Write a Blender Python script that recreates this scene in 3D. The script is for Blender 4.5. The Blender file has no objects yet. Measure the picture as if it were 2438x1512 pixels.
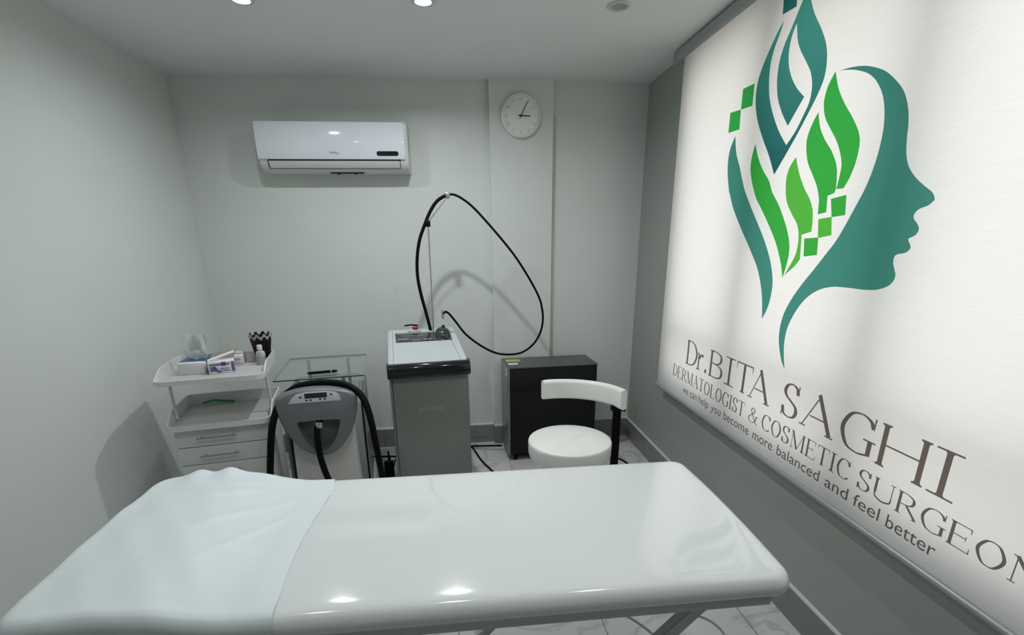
import bpy, bmesh, math, random
from math import sin, cos, pi, radians, sqrt, atan2
from mathutils import Vector, Matrix
from mathutils.geometry import delaunay_2d_cdt

random.seed(7)
SC = bpy.context.scene
COL = SC.collection

# ------------------------------------------------------------------ camera
cam_data = bpy.data.cameras.new('camera')
cam = bpy.data.objects.new('camera', cam_data)
COL.objects.link(cam)
cam_data.sensor_width = 36.0
cam_data.lens = 17.438
cam_data.shift_x = 0.00287
cam_data.shift_y = 0.0837
cam_data.clip_start = 0.02
right = Vector((0.994437, -0.104692, -0.011605))
up = Vector((0.043728, 0.310083, 0.949703))
fwd = Vector((0.095828, 0.944927, -0.312936))
m = Matrix((right, up, -fwd)).transposed().to_4x4()
m.translation = Vector((0, 0, 1.527))
cam.matrix_world = m
SC.camera = cam

# ------------------------------------------------------------------ exposure
SC.view_settings.view_transform = 'Standard'
SC.view_settings.look = 'None'
SC.view_settings.exposure = 0.0
SC.view_settings.gamma = 1.0
SC.view_settings.use_curve_mapping = False

# ------------------------------------------------------------------ daylight outside the window
SKY_STRENGTH = 2.0
world = bpy.data.worlds.new('world')
SC.world = world
world.use_nodes = True
nt = world.node_tree
nt.nodes.clear()
wo = nt.nodes.new('ShaderNodeOutputWorld')
wb = nt.nodes.new('ShaderNodeBackground')
wr = nt.nodes.new('ShaderNodeValToRGB')
wt = nt.nodes.new('ShaderNodeTexCoord')
ws = nt.nodes.new('ShaderNodeSeparateXYZ')
wm = nt.nodes.new('ShaderNodeMapRange')
wm.inputs['From Min'].default_value = -1
wm.inputs['From Max'].default_value = 1
nt.links.new(wt.outputs['Generated'], ws.inputs[0])
nt.links.new(ws.outputs['Z'], wm.inputs['Value'])
nt.links.new(wm.outputs[0], wr.inputs[0])
nt.links.new(wr.outputs[0], wb.inputs[0])
nt.links.new(wb.outputs[0], wo.inputs[0])
wb.inputs[1].default_value = SKY_STRENGTH
e = wr.color_ramp.elements
e[0].position = 0.30; e[0].color = (0.62, 0.60, 0.56, 1)
e[1].position = 0.75; e[1].color = (0.93, 0.97, 1.0, 1)
k = e.new(0.52); k.color = (1.0, 0.985, 0.95, 1)

# ------------------------------------------------------------------ ceiling downlights (the light each lamp gives)
LAMP_POWER = (4.8, 12.0)
OVERHEAD_POWER = (2.5, 3.9, 5.2)
LAMPS = [(-0.845, 2.612), (-0.087, 2.572)]            # the two lit lamps in view
LAMPS_OVERHEAD = [(-0.82, 1.10), (-0.09, 1.08), (0.70, 1.06)]    # the row straight above the bed
DARK_LAMP = (0.767, 2.555)
H = 2.5
def lamp_light(x, y, power):
    d = bpy.data.lights.new('downlight_beam', 'AREA')
    d.shape = 'DISK'; d.size = 0.062
    d.energy = power; d.color = (0.93, 0.965, 1.0)
    d.spread = radians(165)
    o = bpy.data.objects.new('downlight_beam', d)
    COL.objects.link(o)
    o.location = (x, y, H - 0.012)
    return o
for (x, y), w_ in zip(LAMPS, LAMP_POWER): lamp_light(x, y, w_)

for (x, y), w_ in zip(LAMPS_OVERHEAD, OVERHEAD_POWER): lamp_light(x, y, w_)

# ------------------------------------------------------------------ materials
def lin(c):
    c = c / 255.0
    return c / 12.92 if c <= 0.04045 else ((c + 0.055) / 1.055) ** 2.4
def rgb(r, g, b): return (lin(r), lin(g), lin(b), 1.0)

def mat(name, col, rough=0.5, metal=0.0, coat=0.0, spec=0.5, var=0.0, vscale=8.0, bump=0.0, bscale=60.0, stretch=None, emit=None):
    mt = bpy.data.materials.new(name)
    mt.use_nodes = True
    n = mt.node_tree
    p = n.nodes['Principled BSDF']
    p.inputs['Base Color'].default_value = col
    p.inputs['Roughness'].default_value = rough
    p.inputs['Metallic'].default_value = metal
    p.inputs['Coat Weight'].default_value = coat
    p.inputs['Coat Roughness'].default_value = 0.05
    p.inputs['Specular IOR Level'].default_value = spec
    tc = n.nodes.new('ShaderNodeTexCoord')
    mp = n.nodes.new('ShaderNodeMapping')
    n.links.new(tc.outputs['Object'], mp.inputs[0])
    if stretch: mp.inputs['Scale'].default_value = stretch
    nz = n.nodes.new('ShaderNodeTexNoise')
    nz.inputs['Scale'].default_value = vscale
    nz.inputs['Detail'].default_value = 4
    n.links.new(mp.outputs[0], nz.inputs[0])
    rp = n.nodes.new('ShaderNodeValToRGB')
    v = max(var, 0.01)
    rp.color_ramp.elements[0].position = 0.3
    rp.color_ramp.elements[1].position = 0.7
    rp.color_ramp.elements[0].color = tuple(c * (1 - v) for c in col[:3]) + (1,)
    rp.color_ramp.elements[1].color = tuple(min(1, c * (1 + v)) for c in col[:3]) + (1,)
    n.links.new(nz.outputs[0], rp.inputs[0])
    n.links.new(rp.outputs[0], p.inputs['Base Color'])
    if bump:
        nb = n.nodes.new('ShaderNodeTexNoise')
        nb.inputs['Scale'].default_value = bscale
        nb.inputs['Detail'].default_value = 3
        n.links.new(mp.outputs[0], nb.inputs[0])
        b = n.nodes.new('ShaderNodeBump')
        b.inputs['Strength'].default_value = bump
        b.inputs['Distance'].default_value = 0.002
        n.links.new(nb.outputs[0], b.inputs['Height'])
        n.links.new(b.outputs[0], p.inputs['Normal'])
    if emit:
        p.inputs['Emission Color'].default_value = (0.86, 0.93, 1.0, 1)
        p.inputs['Emission Strength'].default_value = emit
    return mt

def sheet_glass(name, tint, gloss=0.1):
    mt = bpy.data.materials.new(name)
    mt.use_nodes = True
    n = mt.node_tree; n.nodes.clear()
    out = n.nodes.new('ShaderNodeOutputMaterial')
    tr = n.nodes.new('ShaderNodeBsdfTransparent'); tr.inputs[0].default_value = tint
    gl = n.nodes.new('ShaderNodeBsdfGlossy'); gl.inputs['Roughness'].default_value = 0.03
    gl.inputs[0].default_value = (1, 1, 1, 1)
    lw_ = n.nodes.new('ShaderNodeLayerWeight')
    pw = n.nodes.new('ShaderNodeMath'); pw.operation = 'POWER'; pw.inputs[1].default_value = 4.5
    n.links.new(lw_.outputs['Facing'], pw.inputs[0])
    fr = n.nodes.new('ShaderNodeMath'); fr.operation = 'MULTIPLY_ADD'; fr.inputs[1].default_value = 0.8; fr.inputs[2].default_value = 0.04
    n.links.new(pw.outputs[0], fr.inputs[0])
    mx = n.nodes.new('ShaderNodeMixShader')
    n.links.new(fr.outputs[0], mx.inputs[0])
    n.links.new(tr.outputs[0], mx.inputs[1])
    n.links.new(gl.outputs[0], mx.inputs[2])
    n.links.new(mx.outputs[0], out.inputs[0])
    return mt

def cloth(name, col, col2=None, trans=0.70, weave=0.05):
    """thin roller blind cloth: scatters light back and lets daylight through; fine horizontal threads"""
    mt = bpy.data.materials.new(name)
    mt.use_nodes = True
    n = mt.node_tree; n.nodes.clear()
    out = n.nodes.new('ShaderNodeOutputMaterial')
    tc = n.nodes.new('ShaderNodeTexCoord')
    mp = n.nodes.new('ShaderNodeMapping'); mp.inputs['Scale'].default_value = (1, 7, 260)
    nz = n.nodes.new('ShaderNodeTexNoise'); nz.inputs['Scale'].default_value = 1.0; nz.inputs['Detail'].default_value = 5
    n.links.new(tc.outputs['Object'], mp.inputs[0]); n.links.new(mp.outputs[0], nz.inputs[0])
    rp = n.nodes.new('ShaderNodeValToRGB')
    rp.color_ramp.elements[0].position = 0.3; rp.color_ramp.elements[1].position = 0.7
    rp.color_ramp.elements[0].color = (1 - weave,) * 3 + (1,)
    rp.color_ramp.elements[1].color = (1, 1, 1, 1)
    n.links.new(nz.outputs[0], rp.inputs[0])
    mul = n.nodes.new('ShaderNodeMix'); mul.data_type = 'RGBA'; mul.blend_type = 'MULTIPLY'
    mul.inputs[0].default_value = 1.0
    if col2:
        g = n.nodes.new('ShaderNodeSeparateXYZ'); n.links.new(tc.outputs['Object'], g.inputs[0])
        mr = n.nodes.new('ShaderNodeMapRange')
        mr.inputs['From Min'].default_value = 1.15; mr.inputs['From Max'].default_value = 2.35
        n.links.new(g.outputs['Z'], mr.inputs['Value'])
        r2 = n.nodes.new('ShaderNodeValToRGB')
        r2.color_ramp.elements[0].color = col; r2.color_ramp.elements[1].color = col
        kk = r2.color_ramp.elements.new(0.55); kk.color = col2
        n.links.new(mr.outputs[0], r2.inputs[0]); n.links.new(r2.outputs[0], mul.inputs[6])
    else:
        mul.inputs[6].default_value = col
    n.links.new(rp.outputs[0], mul.inputs[7])
    df = n.nodes.new('ShaderNodeBsdfDiffuse'); tl = n.nodes.new('ShaderNodeBsdfTranslucent')
    mx = n.nodes.new('ShaderNodeMixShader'); mx.inputs[0].default_value = trans
    for b in (df, tl): n.links.new(mul.outputs[2], b.inputs[0])
    n.links.new(df.outputs[0], mx.inputs[1]); n.links.new(tl.outputs[0], mx.inputs[2])
    n.links.new(mx.outputs[0], out.inputs[0])
    return mt

def tile_mat(name, base, grout, vein, sx=0.6, sy=0.6, ox=0.0, oy=0.0):
    mt = bpy.data.materials.new(name)
    mt.use_nodes = True
    n = mt.node_tree
    p = n.nodes['Principled BSDF']
    tc = n.nodes.new('ShaderNodeTexCoord')
    mp = n.nodes.new('ShaderNodeMapping'); mp.inputs['Location'].default_value = (ox, oy, 0)
    n.links.new(tc.outputs['Object'], mp.inputs[0])
    br = n.nodes.new('ShaderNodeTexBrick')
    br.offset = 0.0
    br.inputs['Scale'].default_value = 1.0
    br.inputs['Brick Width'].default_value = sx; br.inputs['Row Height'].default_value = sy
    br.inputs['Mortar Size'].default_value = 0.0025
    br.inputs['Mortar Smooth'].default_value = 0.1
    br.inputs['Mortar'].default_value = grout
    n.links.new(mp.outputs[0], br.inputs[0])
    wv = n.nodes.new('ShaderNodeTexNoise'); wv.inputs['Scale'].default_value = 1.3; wv.inputs['Detail'].default_value = 8
    wv.inputs['Distortion'].default_value = 2.2
    n.links.new(mp.outputs[0], wv.inputs[0])
    rp = n.nodes.new('ShaderNodeValToRGB')
    el = rp.color_ramp.elements
    el[0].position = 0.47; el[0].color = base
    el[1].position = 0.53; el[1].color = base
    kx = el.new(0.5); kx.color = vein
    n.links.new(wv.outputs[0], rp.inputs[0])
    n.links.new(rp.outputs[0], br.inputs['Color1']); n.links.new(rp.outputs[0], br.inputs['Color2'])
    n.links.new(br.outputs[0], p.inputs['Base Color'])
    p.inputs['Roughness'].default_value = 0.12
    return mt

M = {}
M['wall'] = mat('wall_paint', (0.70, 0.73, 0.695, 1), 0.42, var=0.015, vscale=3, bump=0.12, bscale=90)
M['wall_grey'] = mat('wall_darker_grey', (0.36, 0.38, 0.35, 1), 0.42, var=0.015, vscale=3, bump=0.12, bscale=90)  # right wall, darker grey than the other walls
M['ceiling'] = mat('ceiling_paint', (0.80, 0.815, 0.80, 1), 0.5, var=0.015, vscale=2, bump=0.05, bscale=60)
M['floor'] = tile_mat('floor_tile', (0.66, 0.66, 0.65, 1), (0.22, 0.22, 0.21, 1), (0.50, 0.50, 0.49, 1), ox=0.05, oy=0.05)
M['skirting'] = tile_mat('skirting_tile', (0.23, 0.24, 0.22, 1), (0.15, 0.15, 0.14, 1), (0.20, 0.21, 0.19, 1), sx=0.6, sy=5)
M['skirting_top'] = mat('skirting_bead', (0.74, 0.76, 0.73, 1), 0.25)
M['stain'] = mat('yellowed_strip', (0.70, 0.69, 0.60, 1), 0.5, var=0.05, vscale=5)
M['upvc'] = mat('window_plastic', (0.75, 0.75, 0.74, 1), 0.35)
M['pane'] = sheet_glass('window_glass', (0.97, 0.97, 0.96, 1))
M['blind'] = cloth('blind_cloth', (0.87, 0.86, 0.845, 1))
M['teal'] = cloth('teal_print', rgb(72, 140, 128), rgb(44, 112, 108), trans=0.65)
M['aqua'] = cloth('aqua_print', rgb(40, 98, 100), rgb(82, 165, 152), trans=0.65)
M['green'] = cloth('green_print', rgb(62, 170, 72), rgb(50, 160, 84), trans=0.65)
M['lime'] = cloth('lime_print', rgb(88, 180, 70), rgb(104, 192, 84), trans=0.65)
M['ink'] = cloth('grey_ink', rgb(112, 102, 98), trans=0.65)
M['cassette'] = mat('grey_aluminium', (0.36, 0.39, 0.39, 1), 0.35, metal=0.3)
M['vinyl'] = mat('white_glossy_vinyl', (0.775, 0.80, 0.79, 1), 0.10, coat=0.6, var=0.01, vscale=2, bump=0.03, bscale=5)
M['sheet'] = mat('white_nonwoven_sheet', (0.735, 0.795, 0.80, 1), 0.42, var=0.01, vscale=20, bump=0.25, bscale=14, stretch=(1, 3.0, 1))
M['bedframe'] = mat('pale_grey_frame', (0.50, 0.52, 0.51, 1), 0.35)
M['chrome'] = mat('brushed_chrome', (0.62, 0.63, 0.63, 1), 0.22, metal=1.0)
M['steel'] = mat('satin_steel', (0.45, 0.46, 0.46, 1), 0.35, metal=0.9)
M['ac'] = mat('ac_gloss_white', (0.78, 0.83, 0.87, 1), 0.08, coat=0.3)
M['ac_body'] = mat('ac_satin_white', (0.70, 0.72, 0.70, 1), 0.35)
M['dark'] = mat('dark_slot', (0.02, 0.022, 0.022, 1), 0.4)
M['black'] = mat('black_rubber', (0.003, 0.003, 0.0035, 1), 0.5, spec=0.12)
M['blackgloss'] = mat('black_gloss_plastic', (0.010, 0.011, 0.012, 1), 0.12, spec=0.35, coat=0.2)
M['smoke'] = mat('smoked_cradle', (0.03, 0.037, 0.042, 1), 0.18, coat=0.2, var=0.4, vscale=25)
M['clockface'] = mat('clock_face', (0.84, 0.85, 0.82, 1), 0.35)
M['clockrim'] = mat('clock_rim', (0.80, 0.81, 0.79, 1), 0.3)
M['print_grey'] = mat('grey_print', (0.40, 0.40, 0.38, 1), 0.5)
M['laser_body'] = mat('grey_green_enamel', (0.205, 0.215, 0.195, 1), 0.38, var=0.02, vscale=3)
M['laser_top'] = mat('pale_grey_top', (0.50, 0.55, 0.54, 1), 0.3, var=0.02, vscale=3)
M['silver_print'] = mat('silver_print', (0.30, 0.31, 0.30, 1), 0.4)
M['red'] = mat('red_button', (0.35, 0.02, 0.02, 1), 0.35)
M['white_plastic'] = mat('white_plastic', (0.66, 0.67, 0.66, 1), 0.35)
M['black_case'] = mat('black_steel_case', (0.008, 0.0085, 0.009, 1), 0.6, spec=0.25)
M['case_top'] = mat('charcoal_steel_top', (0.075, 0.08, 0.09, 1), 0.4)
M['case_side'] = mat('grey_steel_side', (0.22, 0.24, 0.24, 1), 0.3, metal=0.4)
M['yellow'] = mat('yellow_sticker', (0.55, 0.42, 0.06, 1), 0.5)
M['stool'] = mat('cream_vinyl', (0.86, 0.85, 0.81, 1), 0.38, var=0.03, vscale=5, bump=0.15, bscale=7)
M['cart'] = mat('cart_white_laminate', (0.62, 0.64, 0.62, 1), 0.35, var=0.01)
M['cart_tray'] = mat('cart_tray_plastic', (0.68, 0.70, 0.68, 1), 0.25)
M['cart_in'] = mat('tray_mat', (0.50, 0.50, 0.49, 1), 0.4)
M['cryo'] = mat('cooler_grey_plastic', (0.165, 0.175, 0.185, 1), 0.35, var=0.02)
M['cryo_dark'] = mat('cooler_recess_grey', (0.11, 0.12, 0.125, 1), 0.4)
M['cryo_body'] = mat('cooler_pale_column', (0.58, 0.57, 0.54, 1), 0.45)
M['panel'] = mat('panel_pale_blue', (0.60, 0.66, 0.68, 1), 0.3)
M['tglass'] = sheet_glass('table_glass', (0.93, 0.965, 0.95, 1))
M['gedge'] = mat('glass_edge_dark_green', (0.05, 0.11, 0.09, 1), 0.15)
M['frost'] = mat('frosted_grey_panel', (0.30, 0.32, 0.31, 1), 0.4)
M['paper'] = mat('white_card', (0.72, 0.71, 0.69, 1), 0.6)
M['blueprint'] = mat('blue_print', (0.05, 0.09, 0.26, 1), 0.5, var=0.3, vscale=60)
M['bluefilm'] = mat('blue_box_top', (0.04, 0.10, 0.20, 1), 0.3, var=0.4, vscale=50)
M['purple'] = mat('purple_print', (0.16, 0.13, 0.30, 1), 0.5, var=0.3, vscale=80)
M['pink'] = mat('pinkish_card', (0.60, 0.50, 0.48, 1), 0.6, var=0.1, vscale=50)
M['tissue'] = mat('tissue_paper', (0.80, 0.84, 0.83, 1), 0.8)
M['cup'] = mat('dark_brown_cup', (0.030, 0.010, 0.010, 1), 0.3, var=0.4, vscale=70)
M['bottle'] = mat('clear_bottle_liquid', (0.42, 0.47, 0.47, 1), 0.12, coat=0.4, var=0.2, vscale=40)
M['greenstrap'] = mat('green_rubber', (0.03, 0.22, 0.10, 1), 0.5)
M['greycable'] = mat('grey_cable', (0.28, 0.29, 0.28, 1), 0.5)
M['lens'] = mat('lamp_lens', (0.9, 0.95, 1, 1), 0.3, emit=14.0)
M['lensoff'] = mat('unlit_lens', (0.34, 0.36, 0.35, 1), 0.25)
M['lamprim'] = mat('lamp_rim', (0.58, 0.60, 0.58, 1), 0.3)

# ------------------------------------------------------------------ mesh helpers
def link(o, parent=None):
    COL.objects.link(o)
    if parent is not None: o.parent = parent
    return o
def obj(name, bm, mats, parent=None, smooth=True, angle=35, **props):
    bmesh.ops.recalc_face_normals(bm, faces=bm.faces[:])
    me = bpy.data.meshes.new(name)
    bm.to_mesh(me); bm.free()
    for mm in (mats if isinstance(mats, (list, tuple)) else [mats]): me.materials.append(mm)
    if smooth:
        me.polygons.foreach_set('use_smooth', [True] * len(me.polygons))
        me.set_sharp_from_angle(angle=radians(angle))
    o = bpy.data.objects.new(name, me)
    link(o, parent)
    for k_, v_ in props.items(): o[k_] = v_
    return o
def tag(o, label, category, group=None):
    o['label'] = label; o['category'] = category
    if group: o['group'] = group
    return o
def thing(name, label, category, loc=(0, 0, 0), rz=0.0, group=None):
    o = bpy.data.objects.new(name, None)
    o.empty_display_size = 0.1
    o.location = loc; o.rotation_euler = (0, 0, rz)
    COL.objects.link(o)
    return tag(o, label, category, group)
def copy_tree(o, parent=None):
    c = o.copy(); COL.objects.link(c)
    if parent is not None: c.parent = parent
    for ch in [q for q in bpy.data.objects if q.parent == o]: copy_tree(ch, c)
    return c
def BM(): return bmesh.new()
def box(bm, x0, x1, y0, y1, z0, z1, bevel=0.0, seg=2, mi=0):
    vs = [bm.verts.new(v) for v in [(x0, y0, z0), (x1, y0, z0), (x1, y1, z0), (x0, y1, z0), (x0, y0, z1), (x1, y0, z1), (x1, y1, z1), (x0, y1, z1)]]
    fs = [bm.faces.new([vs[i] for i in q]) for q in [(0, 3, 2, 1), (4, 5, 6, 7), (0, 1, 5, 4), (1, 2, 6, 5), (2, 3, 7, 6), (3, 0, 4, 7)]]
    for f_ in fs: f_.material_index = mi
    if bevel > 0:
        es = list({e_ for f_ in fs for e_ in f_.edges})
        bmesh.ops.bevel(bm, geom=es, offset=bevel, segments=seg, profile=0.5, affect='EDGES')
    return vs
def box_o(name, dims, mats, parent=None, bevel=0.0, seg=2, **props):
    bm = BM(); box(bm, *dims, bevel=bevel, seg=seg)
    return obj(name, bm, mats, parent, **props)
def catmull(pts, n=8, closed=False):
    P = [Vector(p) for p in pts]; out = []
    N = len(P)
    for i in range(N if closed else N - 1):
        if closed: p0, p1, p2, p3 = P[i - 1], P[i], P[(i + 1) % N], P[(i + 2) % N]
        else: p0, p1, p2, p3 = P[max(i - 1, 0)], P[i], P[i + 1], P[min(i + 2, N - 1)]
        for j in range(n):
            t = j / n
            out.append(0.5 * ((2 * p1) + (-p0 + p2) * t + (2 * p0 - 5 * p1 + 4 * p2 - p3) * t * t + (-p0 + 3 * p1 - 3 * p2 + p3) * t ** 3))
    if not closed: out.append(P[-1].copy())
    return out
def tube(bm, pts, r, seg=12, cap=True, flat=1.0):
    P = [Vector(p) for p in pts]
    R_ = r if isinstance(r, (list, tuple)) else [r] * len(P)
    t0 = (P[1] - P[0]).normalized()
    ref = Vector((0, 0, 1)) if abs(t0.z) < 0.9 else Vector((1, 0, 0))
    nrm = t0.cross(ref).normalized()
    rings = []
    for i, p in enumerate(P):
        t = (P[min(i + 1, len(P) - 1)] - P[max(i - 1, 0)]).normalized()
        nrm = (nrm - t * nrm.dot(t)).normalized()
        b = t.cross(nrm)
        rings.append([bm.verts.new(p + (nrm * cos(2 * pi * k_ / seg) + b * sin(2 * pi * k_ / seg) * flat) * R_[i]) for k_ in range(seg)])
    for a, c in zip(rings, rings[1:]):
        for k_ in range(seg): bm.faces.new((a[k_], a[(k_ + 1) % seg], c[(k_ + 1) % seg], c[k_]))
    if cap:
        bm.faces.new(rings[0][::-1]); bm.faces.new(rings[-1])
def lathe(bm, prof, seg=48, c=(0, 0, 0), mi=0):
    rings = []
    for r, z in prof:
        if r < 1e-6: rings.append([bm.verts.new((c[0], c[1], c[2] + z))])
        else: rings.append([bm.verts.new((c[0] + r * cos(2 * pi * k_ / seg), c[1] + r * sin(2 * pi * k_ / seg), c[2] + z)) for k_ in range(seg)])
    for a, b in zip(rings, rings[1:]):
        for k_ in range(seg):
            k2 = (k_ + 1) % seg
            if len(a) == 1 and len(b) == 1: continue
            if len(a) == 1: f_ = bm.faces.new((a[0], b[k2], b[k_]))
            elif len(b) == 1: f_ = bm.faces.new((a[k_], a[k2], b[0]))
            else: f_ = bm.faces.new((a[k_], a[k2], b[k2], b[k_]))
            f_.material_index = mi
def prism(bm, poly, axis, a0, a1, bevel=0.0, seg=2):
    """polygon extruded along an axis: x -> poly in (y,z), y -> poly in (x,z), z -> poly in (x,y)"""
    def P(p, a):
        return (a, p[0], p[1]) if axis == 'x' else (p[0], a, p[1]) if axis == 'y' else (p[0], p[1], a)
    A = [bm.verts.new(P(p, a0)) for p in poly]; B = [bm.verts.new(P(p, a1)) for p in poly]
    n = len(poly)
    fs = [bm.faces.new(A[::-1]), bm.faces.new(B)]
    capedges = list(fs[0].edges) + list(fs[1].edges)
    for i in range(n): fs.append(bm.faces.new((A[i], A[(i + 1) % n], B[(i + 1) % n], B[i])))
    if bevel > 0:
        bmesh.ops.bevel(bm, geom=capedges, offset=bevel, segments=seg, profile=0.5, affect='EDGES')
def rrect(hx, hy, r, n=8, cx=0.0, cy=0.0):
    out = []
    for (sx, sy, a0) in ((1, 1, 0), (-1, 1, pi / 2), (-1, -1, pi), (1, -1, 3 * pi / 2)):
        for k_ in range(n + 1):
            a = a0 + (pi / 2) * k_ / n
            out.append((cx + sx * (hx - r) + r * cos(a), cy + sy * (hy - r) + r * sin(a)))
    return out
def text_tris(body, size, width=None):
    """outlines of Blender's built-in lettering as 2D triangles (x, y), origin at the left of the baseline"""
    cu = bpy.data.curves.new('lettering', 'FONT')
    cu.body = body; cu.size = size; cu.resolution_u = 3
    o = bpy.data.objects.new('lettering', cu)
    me = o.to_mesh()
    me.calc_loop_triangles()
    V = [(v.co.x, v.co.y) for v in me.vertices]
    T = [tuple(t.vertices) for t in me.loop_triangles]
    o.to_mesh_clear(); bpy.data.objects.remove(o); bpy.data.curves.remove(cu)
    x0 = min(v[0] for v in V); x1 = max(v[0] for v in V)
    s = 1.0 if width is None else width / (x1 - x0)
    return [((v[0] - x0) * s, v[1]) for v in V], T
def text_bm(body, size, place, width=None, bm=None):
    V, T = text_tris(body, size, width)
    bm = bm or BM()
    vs = [bm.verts.new(place(*v)) for v in V]
    for t in T:
        try: bm.faces.new([vs[i] for i in t])
        except ValueError: pass
    return bm
# ------------------------------------------------------------------ the room
L, Rr, D, Y0 = -1.693, 1.334, 3.669, -2.3
def struct(name, bm, mats, parent=None, **k_):
    o = obj(name, bm, mats, parent, **k_)
    if parent is None: o['kind'] = 'structure'
    return o
def sbox(name, dims, m_, **k_):
    bm = BM(); box(bm, *dims); return struct(name, bm, m_, **k_)
sbox('floor', (L - .2, Rr + .2, Y0 - .2, D + .2, -0.1, 0.0), M['floor'])
sbox('ceiling', (L - .2, Rr + .2, Y0 - .2, D + .2, H, H + .1), M['ceiling'])
sbox('wall_left', (L - .2, L, Y0 - .2, D + .2, 0.0, H), M['wall'])
sbox('wall_back', (L, Rr, D, D + .2, 0.0, H), M['wall'])
sbox('wall_front', (L, Rr, Y0 - .2, Y0, 0.0, H), M['wall'])
# right wall with the window opening
WY0, WY1, WZ0, WZ1 = 0.60, 2.955, 0.685, 2.44
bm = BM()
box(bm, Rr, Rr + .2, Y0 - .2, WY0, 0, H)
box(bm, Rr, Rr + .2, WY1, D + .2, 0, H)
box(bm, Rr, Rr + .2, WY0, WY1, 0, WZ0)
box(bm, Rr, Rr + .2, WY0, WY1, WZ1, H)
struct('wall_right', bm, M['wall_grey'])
# shallow pier on the back wall that carries the clock
PY = D - 0.042
sbox('wall_pier', (0.262, 0.682, PY, D, 0.0, H), M['wall'])
bm = BM(); box(bm, 0.6825, 0.712, D - 0.006, D, 0.62, 2.30, bevel=0.002)
struct('trim_1', bm, M['stain'])
# skirting tiles with a pale bead
def skirting(name, segs):
    bm = BM()
    for (x0, x1, y0, y1, ax) in segs:
        box(bm, x0, x1, y0, y1, 0.0, 0.144)
        box(bm, x0 - (0.001 if ax == 'y' else 0), x1 + (0.001 if ax == 'y' else 0), y0 - (0.001 if ax == 'x' else 0), y1, 0.144, 0.154, mi=1)
    struct(name, bm, [M['skirting'], M['skirting_top']])
skirting('baseboard_back', [(L, 0.25, D - .012, D, 'x'), (0.25, 0.694, PY - .012, PY, 'x'), (0.694, Rr, D - .012, D, 'x')])
skirting('baseboard_left', [(L, L + .012, Y0, D - .013, 'y')])
skirting('baseboard_right', [(Rr - .012, Rr, Y0, D - .013, 'y')])

# window behind the blind
win = bpy.data.objects.new('window_1', None); COL.objects.link(win); win.location = (Rr + .105, (WY0 + WY1) / 2, WZ0)
win['kind'] = 'structure'
wx0, wx1 = -0.028, 0.04
hy = (WY1 - WY0) / 2; hz = WZ1 - WZ0
fb = BM()
box(fb, wx0, wx1, -hy, hy, 0, 0.06, bevel=.004); box(fb, wx0, wx1, -hy, hy, hz - .05, hz, bevel=.004)
box(fb, wx0, wx1, -hy, -hy + .055, .06, hz - .05, bevel=.004); box(fb, wx0, wx1, hy - .055, hy, .06, hz - .05, bevel=.004)
obj('window_frame', fb, M['upvc'], win)
cy = (WY0 + WY1) / 2
for (ym, wd) in ((2.205, .13), (1.43, .13)):
    box_o('mullion', (wx0 - .03, wx1, ym - cy - wd / 2, ym - cy + wd / 2, .06, hz - .05), M['upvc'], win, bevel=.005)
box_o('transom', (wx0 - .02, wx1 - .002, -hy + .055, hy - .055, 1.015 - WZ0 - .034, 1.015 - WZ0 + .034), M['upvc'], win, bevel=.005)
ys = [-hy + .055, 1.43 - cy, 2.205 - cy, hy - .055]
for a, b in zip(ys, ys[1:]):
    for z0, z1 in ((.06, 1.015 - WZ0 - .035), (1.015 - WZ0 + .035, hz - .05)):
        box_o('pane', (0.0, 0.004, a + .05, b - .05, z0, z1), M['pane'], win)

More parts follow.
